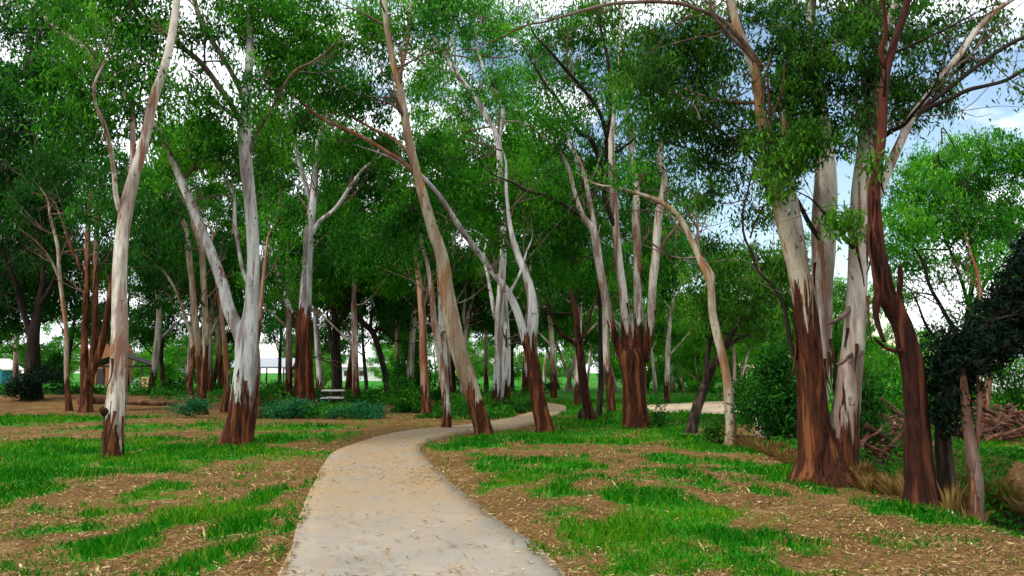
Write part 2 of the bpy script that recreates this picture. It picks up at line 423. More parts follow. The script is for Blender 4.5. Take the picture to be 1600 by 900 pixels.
# ------------------------------------------------------------------ ground, path, track
GE = []                                # grass patches on the ground: (x, y, rx, ry, strength)
for px, py, rx, ry, s in [
    # left lawn band
    (60, 655, 160, 10, 1.0), (300, 668, 200, 6, .75), (450, 668, 120, 6, .8), (500, 682, 80, 7, .55), (120, 700, 190, 18, 1.0), (300, 706, 150, 14, 1.0),
    (60, 738, 150, 25, 1.0), (430, 684, 60, 8, 1.0), (220, 730, 110, 14, .9), (10, 775, 70, 22, .95), (370, 700, 60, 10, .7),
    # scattered left patches
    (210, 842, 62, 34, .85), (280, 812, 60, 24, .7), (250, 768, 50, 18, .62), (395, 785, 26, 24, .95), (372, 825, 34, 30, 1.0), (340, 868, 50, 40, 1.0),
    (310, 800, 50, 18, .6), (40, 838, 40, 22, .68), (90, 868, 50, 28, .75), (25, 885, 40, 30, .7), (240, 890, 60, 20, .6), (380, 735, 50, 12, .45), (440, 712, 40, 9, .45), (415, 770, 20, 14, .6), (425, 870, 16, 20, .6),
    (180, 800, 40, 14, .5), (450, 830, 12, 12, .5),
    # right of the path
    (870, 682, 130, 11, 1.0), (760, 690, 55, 8, .9), (960, 690, 70, 8, .75), (980, 660, 120, 14, 1.0), (1050, 680, 60, 12, .9), (700, 697, 45, 6, .55), (1100, 700, 60, 13, .85), (1060, 722, 50, 12, .8),
    (780, 728, 55, 14, .8), (880, 726, 90, 12, .85), (800, 752, 70, 16, .85), (860, 770, 60, 14, .75), (900, 748, 60, 10, .6),
    (980, 775, 45, 20, .95), (1040, 788, 65, 26, 1.0), (1000, 825, 55, 26, .9), (1110, 840, 70, 40, 1.0), (1060, 870, 70, 24, .85), (1160, 872, 60, 36, .95), (920, 835, 60, 22, .75), (1090, 800, 50, 24, .9),
    (960, 880, 70, 20, .65), (1190, 830, 50, 22, .65), (1240, 850, 40, 20, .5), (840, 865, 18, 10, .7), (880, 800, 40, 16, .7), (1100, 760, 30, 12, .6), (1200, 768, 30, 12, .6), (1030, 745, 60, 10, .5),
    (1190, 735, 70, 14, .75), (1260, 757, 55, 14, .85), (1300, 760, 30, 10, .8), (1180, 710, 40, 8, .7), (1420, 800, 60, 13, .9), (1500, 820, 70, 12, .9), (1580, 832, 50, 10, .9), (1350, 788, 30, 8, .6), (1240, 792, 30, 9, .4),
    (760, 712, 30, 6, .5), (690, 720, 14, 8, .4), (1400, 850, 50, 14, .35)]:
    g = gnd(px, py)
    GE.append((g[0], g[1], rx * g[1] / F, max(0.25, ry * g[1] ** 2 / (F * EYE)), s))
def grass(x, y):
    x = np.asarray(x, float); y = np.asarray(y, float)
    g = np.full(x.shape, 0.10)
    for ex, ey, rx, ry, s in GE:
        d = ((x - ex) / rx) ** 2 + ((y - ey) / ry) ** 2
        g = np.maximum(g, s * (1.18 - d * 0.62))
    # lawns farther off, either side of the path
    g = np.maximum(g, 0.95 * sstep(22, 27, y) * sstep(0.5, 2.0, x - 0.02 * y))
    bank = sstep(-8, -13, x)
    g = np.maximum(g, 0.95 * sstep(38, 46, y - 14 * bank)); g = np.where((bank > 0.5) & (y > 28) & (y < 50), g * 0.25, g)
    g = np.maximum(g, 0.75 * sstep(9.3, 10.3, x) * sstep(8, 12, y))
    n = 0.28 * vnoise(x, y, 1.1, 1) + 0.42 * vnoise(x, y, 2.7, 2) + 0.42 * vnoise(x, y, 6.5, 5) - 0.03
    return sstep(0.14, 0.96, g * 0.86 + (n - 0.53) * 1.6)

def axis(lo, near0, near1, hi, step, growth=1.13):
    a = list(np.arange(near0, near1, step)); s = step
    while a[-1] < hi: s *= growth; a.append(a[-1] + s)
    s = step; b = [near0]
    while b[-1] > lo: s *= growth; b.append(b[-1] - s)
    return np.array(b[:0:-1] + a)
gx, gy = axis(-900, -10, 10, 900, 0.16), axis(-60, 3.5, 24, 2200, 0.16)
GX, GY = np.meshgrid(gx, gy)
nx, ny = len(gx), len(gy)
i = np.arange(ny - 1)[:, None] * nx + np.arange(nx - 1)[None, :]
quads = np.stack([i, i + 1, i + nx + 1, i + nx], -1).reshape(-1, 4)
m, n = mat('ground_litter_and_grass')
g = attr(n, 'grass')
f1 = noise(n, 24, 5, 0.7); f2 = noise(n, 2.3, 4, 0.6); f3 = noise(n, 60, 3, 0.6); f4 = noise(n, 0.6, 3, 0.6)
lit = ramp(n, f1, [(0.32, (0.045, 0.021, 0.010)), (0.46, (0.125, 0.062, 0.018)), (0.58, (0.215, 0.125, 0.038)), (0.72, (0.38, 0.26, 0.095))])
lit = mixc(n, mrange(n, f2, 0.40, 0.64, 0, 0.55), lit, (0.14, 0.065, 0.026))
lit = mixc(n, mrange(n, f3, 0.60, 0.72, 0, 0.5), lit, (0.46, 0.35, 0.22))
gr = ramp(n, f1, [(0.3, (0.005, 0.065, 0.002)), (0.55, (0.018, 0.17, 0.003)), (0.75, (0.06, 0.25, 0.008))])
gr = mixc(n, mrange(n, f4, 0.4, 0.65, 0, 0.5), gr, (0.035, 0.28, 0.010))
gm = mrange(n, mth(n, 'ADD', g, mth(n, 'MULTIPLY', mth(n, 'SUBTRACT', f1, 0.5), 0.8)), 0.35, 0.75)
gully = mrange(n, attr(n, 'low'), 0.25, 0.9)
damp = noise(n, 0.8, 5, 0.65, loc=(4, 4, 0))
lit = mixc(n, mrange(n, damp, 0.44, 0.62, 0, 0.5), lit, (0.078, 0.038, 0.012))
lit = mixc(n, mrange(n, noise(n, 1.7, 5, 0.65, loc=(8, 1, 0)), 0.54, 0.70, 0, 0.5), lit, (0.33, 0.24, 0.105))
lit = mixc(n, gully, lit, (0.025, 0.016, 0.010))
finish(n, mixc(n, gm, lit, gr), 0.95, f1, 0.8, 0.03, 0.1)
ZG = gz(GX, GY)
low = np.clip(-ZG / 1.25, 0, 1)
mask = grass(GX, GY) * (1 - sstep(0.1, 0.4, low))
tag(obj('ground', new_mesh('ground', np.stack([GX.ravel(), GY.ravel(), ZG.ravel()], 1), quads=quads, mat=m,
    attrs={'grass': ('POINT', mask.ravel()), 'low': ('POINT', low.ravel())}, smooth=True)), kind='structure')

# the concrete path: matching points of its left and right edge on the ground
EDGE = [((440, 900), (875, 900)), ((470, 810), (770, 815)), ((490, 762), (705, 762)), ((507, 727), (670, 724)), ((528, 704), (656, 704)), ((572, 689), (664, 692)),
        ((640, 677), (705, 682)), ((715, 667), (760, 674)), ((775, 658), (815, 665)), ((815, 649), (855, 655)), ((838, 642), (879, 646)), ((850, 637), (886, 639)), ((855, 633), (880, 634)), ((850, 630), (866, 631)), ((835, 628), (848, 628.5))]
LE = np.array([[-0.75, -14], [-0.95, -4], [-1.35, 2]] + [list(gnd(*a)[:2]) for a, b in EDGE])
RE = np.array([[1.5, -14], [1.25, -4], [0.85, 2]] + [list(gnd(*b)[:2]) for a, b in EDGE])
LE, RE = catmull(np.hstack([LE, LE[:, :1] * 0]), 0.3), catmull(np.hstack([RE, RE[:, :1] * 0]), 0.3)
def resamp(P, k):
    s = np.concatenate([[0], np.cumsum(np.linalg.norm(np.diff(P, axis=0), axis=1))]); t = np.linspace(0, s[-1], k)
    return np.stack([np.interp(t, s, P[:, 0]), np.interp(t, s, P[:, 1])], 1)
nA = 220
LE, RE = resamp(LE, nA), resamp(RE, nA)
ac = np.linspace(0, 1, 9)
PV = []
for k in range(nA):
    wob = 0.004 * math.sin(k * 1.7) + 0.003 * math.sin(k * 0.63)
    for u in ac:
        p = LE[k] * (1 - u) + RE[k] * u
        zz = 0.055 + 0.006 * math.sin(p[1] * 0.8 + p[0])
        if u in (0, 1): p = p + (p - (LE[k] + RE[k]) / 2) * (0.01 + wob)
        PV.append([p[0], p[1], zz + float(gz(p[0], p[1]))])
    PV.append([*(LE[k] * 1.008 - RE[k] * 0.008), -0.12]); PV.append([*(RE[k] * 1.008 - LE[k] * 0.008), -0.12])
w = 11; PQ = []
for k in range(nA - 1):
    a, b = k * w, (k + 1) * w
    for u in range(8): PQ.append([a + u, a + u + 1, b + u + 1, b + u])
    PQ.append([a + 9, a, b, b + 9]); PQ.append([a + 8, a + 10, b + 10, b + 8])
m, n = mat('path_concrete')
c1 = noise(n, 1.1, 5, 0.6, coord='Object'); c2 = noise(n, 38, 4, 0.7); c3 = noise(n, 3.5, 5, 0.65, (1.0, 0.45, 1))
cc = ramp(n, c1, [(0.3, (0.215, 0.19, 0.150)), (0.7, (0.30, 0.275, 0.23))])
cc = mixc(n, mrange(n, c3, 0.44, 0.70, 0, 0.5), cc, (0.31, 0.22, 0.13))
cc = mixc(n, mrange(n, c2, 0.52, 0.72, 0, 0.5), cc, (0.22, 0.17, 0.12))
cc = mixc(n, mrange(n, noise(n, 9, 6, 0.75, loc=(2, 3, 1)), 0.56, 0.68, 0, 0.45), cc, (0.27, 0.185, 0.105))
cc = mixc(n, mrange(n, noise(n, 90, 2, 0.6), 0.62, 0.7, 0, 0.6), cc, (0.16, 0.12, 0.085))
tcn = node(n, 'ShaderNodeTexCoord'); sp = node(n, 'ShaderNodeSeparateXYZ'); n.links.new(tcn.outputs['Object'], sp.inputs[0])
far = mrange(n, sp.outputs['Y'], 6.5, 11.0, 0.05, 0.8)
cc = mixc(n, mth(n, 'MULTIPLY', far, mrange(n, c1, 0.25, 0.6)), cc, (0.27, 0.175, 0.08))
jn = mth(n, 'ABSOLUTE', mth(n, 'SUBTRACT', mth(n, 'FRACT', mth(n, 'DIVIDE', mth(n, 'ADD', sp.outputs['Y'], mth(n, 'MULTIPLY', sp.outputs['X'], 0.16)), 2.45)), 0.5))
cc = mixc(n, mrange(n, jn, 0.002, 0.004, 0.4, 0), cc, (0.14, 0.105, 0.07))
finish(n, cc, 0.92, c2, 0.5, 0.01, 0.2)
tag(obj('path', new_mesh('path', PV, quads=PQ, mat=m, smooth=False)), kind='structure')
PATHPOLY = np.vstack([LE, RE[::-1]])
def inside(x, y, poly=PATHPOLY):
    x = np.asarray(x); y = np.asarray(y); r = np.zeros(x.shape, bool)
    x1, y1 = poly[:, 0], poly[:, 1]; x2, y2 = np.roll(x1, -1), np.roll(y1, -1)
    for a, b, c, d in zip(x1, y1, x2, y2):
        if b == d: continue
        t = ((b > y) != (d > y)) & (x < (c - a) * (y - b) / (d - b) + a)
        r ^= t
    return r
tI = np.linspace(0, 1, nA)
ins = 0.004 + 0.045 * np.clip(vnoise(tI * 90, tI * 0, 1.0, 51) - 0.35, 0, 1) * 1.6 + 0.05 * np.clip(vnoise(tI * 300, tI * 0, 1.0, 52) - 0.5, 0, 1)
ins2 = 0.004 + 0.045 * np.clip(vnoise(tI * 90, tI * 0, 1.0, 53) - 0.35, 0, 1) * 1.6 + 0.05 * np.clip(vnoise(tI * 300, tI * 0, 1.0, 54) - 0.5, 0, 1)
INNER = np.vstack([LE + (RE - LE) * ins[:, None], (RE + (LE - RE) * ins2[:, None])[::-1]])
# pale dirt track beyond the trees on the right
TR = [gnd(*p)[:2] for p in [(1000, 634), (1060, 631), (1110, 628), (1180, 627), (1260, 628), (1260, 643), (1180, 649), (1120, 650), (1060, 647), (1010, 644)]]
m, n = mat('track_dirt'); d1 = noise(n, 1.5, 5, 0.65)
finish(n, ramp(n, d1, [(0.35, (0.36, 0.25, 0.15)), (0.65, (0.55, 0.44, 0.30))]), 0.95)
cx, cy = np.mean(TR, axis=0)
tp = catmull(np.array([[*p, 0] for p in TR + TR[:1]]), 0.5)
TVs = [[p[0] * .86 + cx * .14 + 0, p[1] * .86 + cy * .14, 0.06] for p in tp] + [[p[0], p[1], -0.08] for p in tp]
k = len(tp)
TF = [tuple(range(k))] + [(j, k + j, k + (j + 1) % k, (j + 1) % k) for j in range(k)]
tag(obj('dirt_track', new_mesh('dirt_track', TVs, faces=TF, mat=m)), kind='structure')

# ------------------------------------------------------------------ grass blades, leaf litter, ground cover
def scatter(bands, seedf=0):
    X, Y, D = [], [], []
    for y0, y1, dens in bands:
        hw = y1 * 0.70 + 0.8; k = int(dens * (y1 - y0) * 2 * hw)
        x = R.uniform(-hw, hw, k); y = R.uniform(y0, y1, k)
        ok = np.abs(x) < y * 0.70 + 0.8
        X.append(x[ok]); Y.append(y[ok])
    return np.concatenate(X), np.concatenate(Y)
x, y = scatter([(4.3, 6.5, 2600), (6.5, 9, 1500), (9, 13, 800), (13, 19, 380), (19, 30, 150), (30, 45, 40)])
gmk = grass(x, y); lowm = gz(x, y) < -0.2
keep = (R.uniform(0, 1, len(x)) < gmk * 0.90 + 0.10 * vnoise(x, y, 2.0, 41)) & ~inside(x, y, INNER) & ~lowm & ~inside(x, y, np.array(TR))
x, y, gmk = x[keep], y[keep], gmk[keep]
k = len(x)
edgep = inside(x, y)
hgt = (0.03 + 0.095 * gmk * vnoise(x, y, 1.7, 9) + 0.05 * edgep) * R.uniform(0.5, 1.5, k) * (1 + np.maximum(0, y - 12) * 0.02)
wd = 0.0035 * (y / 5.0) ** 0.9 * R.uniform(0.7, 1.4, k)
an = R.uniform(0, 2 * math.pi, k); le = R.uniform(0.1, 0.9, k) * hgt; la = R.uniform(0, 2 * math.pi, k)
B = np.stack([x, y, gz(x, y) - 0.005], 1)
wv = np.stack([np.cos(an), np.sin(an), 0 * an], 1) * wd[:, None]
lv = np.stack([np.cos(la) * le, np.sin(la) * le, hgt], 1)
V = np.stack([B - wv, B + wv, B + wv * 0.8 + lv * np.array([.35, .35, .6]), B + lv, B - wv * 0.8 + lv * np.array([.35, .35, .6])], 1).reshape(-1, 3)
q = np.arange(k)[:, None] * 5 + np.arange(5)[None, :]
ti = np.clip(0.40 + (vnoise(x, y, 0.9, 4) - 0.5) * 0.6 + 0.38 * (1 - gmk) * R.uniform(0, 1, k) + R.normal(0, 0.15, k) + (R.uniform(0, 1, k) < .09) * .55, 0, 1)
tag(obj('lawn_grass', new_mesh('lawn_grass', V, quads=q, mat=GRASS, attrs={'tint': ('FACE', ti)})), kind='stuff')

m, n = mat('litter_leaf'); t = attr(n, 'tint')
finish(n, ramp(n, t, [(0.0, (0.05, 0.02, 0.008)), (0.35, (0.13, 0.055, 0.016)), (0.7, (0.29, 0.17, 0.052)), (1.0, (0.52, 0.39, 0.19))]), 0.8)
LITTER = m
x, y = scatter([(4.3, 6.5, 2100), (6.5, 9, 1300), (9, 13, 650), (13, 20, 260), (20, 30, 45)])
onp = inside(x, y)
pd = 0.05 + 0.34 * sstep(0.52, 0.75, vnoise(x, y, 0.9, 31)) + 0.15 * sstep(9, 14, y)
keep = np.where(onp, R.uniform(0, 1, len(x)) < np.where(inside(x, y, INNER), pd * 0.8, 1.0), R.uniform(0, 1, len(x)) < (1.0 - 0.80 * grass(x, y)) * (0.5 + 1.0 * sstep(0.3, 0.7, vnoise(x, y, 1.3, 61)))) & (gz(x, y) > -0.7)
x, y, onp = x[keep], y[keep], onp[keep]; k = len(x); mid = inside(x, y, INNER)
ln = R.uniform(0.010, 0.032, k) * (1 + (R.uniform(0, 1, k) < .06) * 0.9) * (1 + np.maximum(0, y - 8) * 0.05); an = R.uniform(0, 2 * math.pi, k)
ln = np.where(onp, ln * 1.3, ln); strip = R.uniform(0, 1, k) < 0.012; ln = np.where(strip & ~onp, R.uniform(.05, .16, k), ln)
C = np.stack([x, y, gz(x, y) + np.where(onp, 0.068, R.uniform(0.006, 0.028, k))], 1)
d = np.stack([np.cos(an) * ln, np.sin(an) * ln, np.where(onp, R.uniform(-.02, .08, k), R.uniform(-0.2, 0.45, k)) * ln], 1)
wv = np.stack([-np.sin(an), np.cos(an), R.uniform(-.2, .2, k)], 1) * (np.minimum(ln, 0.045) * R.uniform(0.12, 0.3, k))[:, None]
V = np.stack([C - d, C + wv, C + d, C - wv], 1).reshape(-1, 3)
tag(obj('leaf_litter', new_mesh('leaf_litter', V, quads=np.arange(4 * k).reshape(k, 4), mat=LITTER, attrs={'tint': ('FACE', np.clip(R.normal(0.52, 0.28, k), 0, 1))})), kind='stuff')

# low green growth under the trees beyond the lawn
def cover(name, rects, lm, leaf, tint0):
    C, T = [], []
    for px0, px1, Y0, Y1, cnt, hmax in rects:
        yy = R.uniform(Y0, Y1, cnt); pxs = R.uniform(px0, px1, cnt); xx = (pxs - 800) / F * yy
        hm = sstep(0.35, 0.75, vnoise(xx, yy, 0.7, 8)) * hmax + 0.05
        ok = (hm > 0.07) & ~inside(xx, yy)
        zz = gz(xx, yy) + hm * R.uniform(0, 1, cnt) ** 0.7
        C.append(np.stack([xx, yy, zz], 1)[ok]); T.append((R.normal(tint0, 0.15, cnt) + (vnoise(xx, yy, 0.5, 12) - .5) * .5)[ok])
    C = np.vstack(C); T = np.clip(np.concatenate(T), 0, 1)
    V, Q = leaves(C, leaf, 0.1, 0.42)
    tag(obj(name, new_mesh(name, V, quads=Q, mat=lm, attrs={'tint': ('FACE', T)})), kind='stuff')
cover('ground_cover', [(-60, 190, 46, 64, 9000, 0.6), (240, 420, 33, 60, 8000, 0.5), (420, 820, 26.5, 36, 16000, 0.42), (420, 830, 36, 60, 12000, 0.6), (560, 840, 30, 40, 6000, 0.5), (1000, 1260, 52, 75, 4000, 0.5), (1380, 1700, 22, 50, 9000, 0.7)], LEAF, 0.17, 0.40)
cover('creek_plants', [(1300, 1440, 11.5, 15, 3800, 0.55), (1380, 1500, 12, 17, 3000, 0.5), (1150, 1260, 13, 16, 2200, 0.35), (1500, 1640, 12.5, 16, 3500, 0.5), (1440, 1520, 9.4, 11.5, 900, 0.35)], LEAF, 0.10, 0.40)

# ------------------------------------------------------------------ traced trees
def S(*a): return list(a)
traced_tree('gum_tree', 'slender pale gum on the left lawn with a knobbly dark base and a high fork', 14.8, [
    ([(177, 712, 28), (178, 685, 28), (179, 650, 31), (183, 600, 27), (186, 560, 25), (188, 510, 24), (187, 460, 22), (189, 410, 21), (193, 355, 20), (201, 310, 21), (211, 268, 17), (226, 215, 15), (240, 155, 15), (255, 108, 13), (268, 58, 12), (278, 0, 11), (287, -70, 9)], 0.8),
    ([(204, 298, 13), (207, 250, 10), (207, 200, 9), (205, 160, 9), (180, 130, 9), (160, 112, 11), (140, 82, 11), (115, 60, 9), (85, 42, 8), (55, 8, 7), (30, -40, 6)], 2.0),
    ([(190, 335, 11), (182, 305, 8), (178, 270, 7), (172, 225, 7), (163, 195, 7), (150, 165, 5), (148, 130, 4)], -1.5),
    ([(178, 650, 17), (166, 645, 14), (160, 640, 10)], -0.25, None, None, 2.2),
    ([(215, 268, 8), (222, 240, 6), (232, 190, 5), (236, 120, 4)], 1.2, None, BROWNGREY),
], [(150, 60, 70, 55, .8), (205, 110, 60, 50, .9), (115, 110, 50, 35, .8), (235, 50, 40, 45, .7), (165, 165, 60, 40, 1, -.05), (100, 175, 55, 30, .9, -.1), (255, 150, 35, 40, .7), (125, 215, 55, 30, .9, -.12), (60, 130, 50, 35, .8, -.15), (190, 10, 70, 40, .8), (290, 60, 30, 40, .5), (230, 215, 30, 25, .5), (90, 20, 60, 40, .7, -.15), (170, -40, 120, 50, .8)],
    PALE, LEAF, 0.75, strips=6, leaf=0.115, tint=0.48)

traced_tree('gum_tree', 'stout gum beside the left lawn with a dark rough butt and two forked pale stems', 17.8, [
    ([(368, 692, 46), (376, 650, 43), (383, 605, 41), (386, 565, 38), (386, 530, 34), (391, 492, 24), (395, 445, 21), (396, 400, 19), (394, 350, 19), (389, 300, 19), (384, 250, 20), (382, 205, 20), (385, 150, 15), (389, 100, 13), (391, 40, 11), (393, -40, 9)], -0.4),
    ([(384, 545, 26), (371, 512, 21), (358, 485, 19), (349, 450, 17), (337, 412, 16), (321, 372, 15), (302, 326, 14), (286, 290, 13), (270, 250, 12), (252, 210, 11), (236, 185, 8), (222, 168, 6)], 1.0),
    ([(383, 200, 11), (364, 165, 9), (340, 132, 9), (314, 98, 9), (287, 76, 8), (262, 56, 9), (238, 36, 8), (212, 18, 7), (198, -10, 6)], -1.6, None, BROWNGREY),
    ([(384, 160, 10), (370, 125, 8), (346, 86, 8), (326, 56, 8), (312, 28, 9), (302, -6, 8)], 1.2, None, BROWNGREY),
    ([(386, 250, 7), (400, 215, 5), (422, 175, 5), (440, 140, 5), (460, 112, 5), (490, 95, 4), (512, 80, 3)], -1.2, None, BROWNGREY),
    ([(395, 455, 8), (382, 430, 6), (374, 395, 6), (368, 350, 5), (366, 310, 4)], 1.0),
], [(330, 180, 45, 45, .8), (300, 235, 45, 35, .7), (425, 60, 55, 55, 1, .1), (470, 85, 55, 45, 1, .05), (440, 130, 50, 35, .9), (345, 40, 45, 40, .7), (400, 15, 55, 40, .9, .1), (495, 45, 45, 45, .8), (345, 235, 40, 35, .7), (420, 185, 40, 35, .8), (310, 130, 30, 30, .5), (450, 0, 60, 40, .8), (360, -40, 110, 40, .8), (430, 225, 40, 30, .7), (260, 265, 40, 30, .6), (384, 165, 26, 30, .7, .05, -1.2), (378, 110, 24, 28, .5, .05, -1.2)],
    GREY, LEAF, 1.25, strips=6, leaf=0.12, tint=0.52)

traced_tree('gum_tree', 'upright gum with an orange streaked base standing among low plants left of the path', 33, [
    ([(481, 643, 28), (479, 600, 24), (478, 550, 21), (477, 500, 20), (478, 450, 18), (480, 400, 16), (483, 360, 15), (487, 325, 13), (491, 285, 12), (494, 250, 9), (500, 210, 7), (508, 180, 5)], 0),
    ([(489, 300, 9), (496, 262, 8), (512, 232, 8), (528, 205, 6), (540, 185, 4)], 1),
    ([(487, 320, 8), (478, 290, 7), (468, 255, 7), (456, 212, 7), (449, 180, 6), (442, 145, 5)], -1.5),
    ([(484, 372, 8), (500, 345, 7), (520, 330, 6), (535, 310, 6), (548, 290, 5), (570, 262, 4), (592, 246, 3)], -1),
    ([(467, 640, 11), (465, 600, 10), (466, 550, 9), (467, 510, 8), (470, 470, 6), (474, 430, 5)], 0.5, 0.6),
    ([(472, 525, 8), (460, 500, 7), (448, 470, 7), (438, 440, 6), (428, 405, 5), (420, 370, 4)], 1.2),
], [(450, 225, 45, 40, .7), (520, 245, 45, 35, .7), (432, 290, 45, 40, .9), (548, 300, 40, 35, .8), (485, 180, 50, 35, .7), (400, 255, 40, 40, .8), (590, 270, 40, 30, .7), (425, 360, 40, 35, .8), (540, 350, 45, 30, .8), (460, 130, 40, 30, .6), (555, 220, 30, 25, .5)],
    GREY, LEAF, 4.2, leaf=0.17, tint=0.42)

traced_tree('gum_tree', 'tall pale gum leaning left over the path bend from a brown sheathed base', 20, [
    ([(757, 680, 27), (752, 655, 27), (742, 625, 26), (729, 585, 26), (716, 545, 26), (704, 500, 25), (697, 450, 22), (689, 400, 20), (676, 358, 18), (663, 312, 16), (651, 270, 15), (640, 228, 14), (632, 180, 13), (625, 138, 12), (615, 100, 11), (607, 60, 10), (602, 20, 9), (598, -40, 7)], -0.5),
    ([(636, 205, 9), (628, 150, 4), (626, 115, 7), (634, 80, 6), (640, 45, 5), (642, 10, 4)], 0.8),
    ([(650, 275, 7), (632, 255, 7), (605, 238, 6.5), (575, 220, 6), (540, 202, 6), (508, 188, 5.5), (480, 168, 5), (455, 145, 4), (440, 128, 3)], -1.2, None, RUSTY),
    ([(640, 240, 6), (612, 215, 5), (580, 200, 4.5), (548, 182, 4), (520, 175, 3)], 1.0, None, RUSTY),
], [(560, 85, 60, 55, .85), (590, 25, 60, 40, .8), (655, 50, 45, 40, .8), (515, 130, 55, 40, .9), (560, 165, 55, 40, .9), (600, 235, 50, 35, .8), (675, 125, 35, 35, .7, .05), (530, 225, 40, 35, .8), (640, 330, 40, 30, .6), (470, 190, 35, 30, .7), (640, -30, 100, 40, .7), (700, 20, 50, 35, .7)],
    OCHRE, LEAF, 1.0, leaf=0.125, tint=0.52)

traced_tree('gum_tree', 'pale forked gum with a long dark red base growing right beside the path bend', 21, [
    ([(853, 675, 27), (845, 642, 25), (838, 605, 23), (831, 565, 20), (828, 540, 20), (833, 505, 18), (831, 465, 15), (822, 430, 13), (809, 398, 11), (799, 365, 8), (794, 330, 6), (790, 290, 5)], 0.3),
    ([(824, 545, 13), (815, 512, 13), (806, 482, 12), (794, 458, 11), (775, 432, 10), (760, 410, 10), (740, 385, 9), (715, 350, 9), (691, 312, 8), (668, 284, 7), (650, 268, 6), (620, 250, 4)], -1.2),
    ([(796, 458, 6), (808, 440, 4), (815, 420, 4), (822, 395, 3)], 0.5),
], [(720, 300, 55, 40, .8), (680, 255, 50, 40, .8), (760, 330, 40, 35, .7), (800, 290, 50, 40, .8), (840, 310, 50, 40, .8), (640, 300, 35, 30, .6), (770, 380, 35, 25, .5)],
    GREY, LEAF_BR, 2.6, leaf=0.13, tint=0.42)

traced_tree('gum_tree', 'smooth silvery twin trunk gum standing just beyond the path behind the forked one', 33, [
    ([(777, 642, 16), (777, 600, 14), (779, 560, 13), (781, 500, 13), (783, 450, 12), (786, 390, 10), (785, 330, 9), (780, 270, 9), (778, 215, 9), (762, 188, 8), (741, 150, 8), (710, 112, 8), (690, 76, 8), (668, 48, 7), (650, 20, 5)], -1),
    ([(790, 640, 14), (791, 600, 14), (791, 550, 14), (790, 500, 11), (787, 460, 10)], 0.3, 0.5),
    ([(708, 110, 5), (690, 112, 5), (665, 100, 4), (640, 84, 3)], -1),
    ([(778, 215, 8), (786, 180, 7), (778, 150, 6), (762, 125, 5), (752, 95, 4)], 1),
    ([(775, 500, 8), (768, 465, 6), (762, 430, 5), (755, 400, 4)], 1),
], [(745, 35, 55, 35, .6), (805, 130, 40, 45, .6), (700, 215, 55, 35, .7), (745, 250, 45, 35, .8), (720, 180, 40, 30, .5), (830, 60, 45, 30, .35), (790, 190, 35, 35, .6), (690, 20, 40, 25, .5), (810, 230, 40, 35, .7), (730, 120, 30, 26, .4), (760, 70, 45, 35, .6), (800, 40, 50, 35, .5), (770, 130, 40, 34, .6), (730, 170, 45, 32, .6), (820, 180, 40, 34, .6), (690, 90, 40, 32, .55), (660, 130, 36, 32, .6), (720, -10, 80, 34, .6)],
    GREY, LEAF_BR, 0.9, leaf=0.17, tint=0.45)

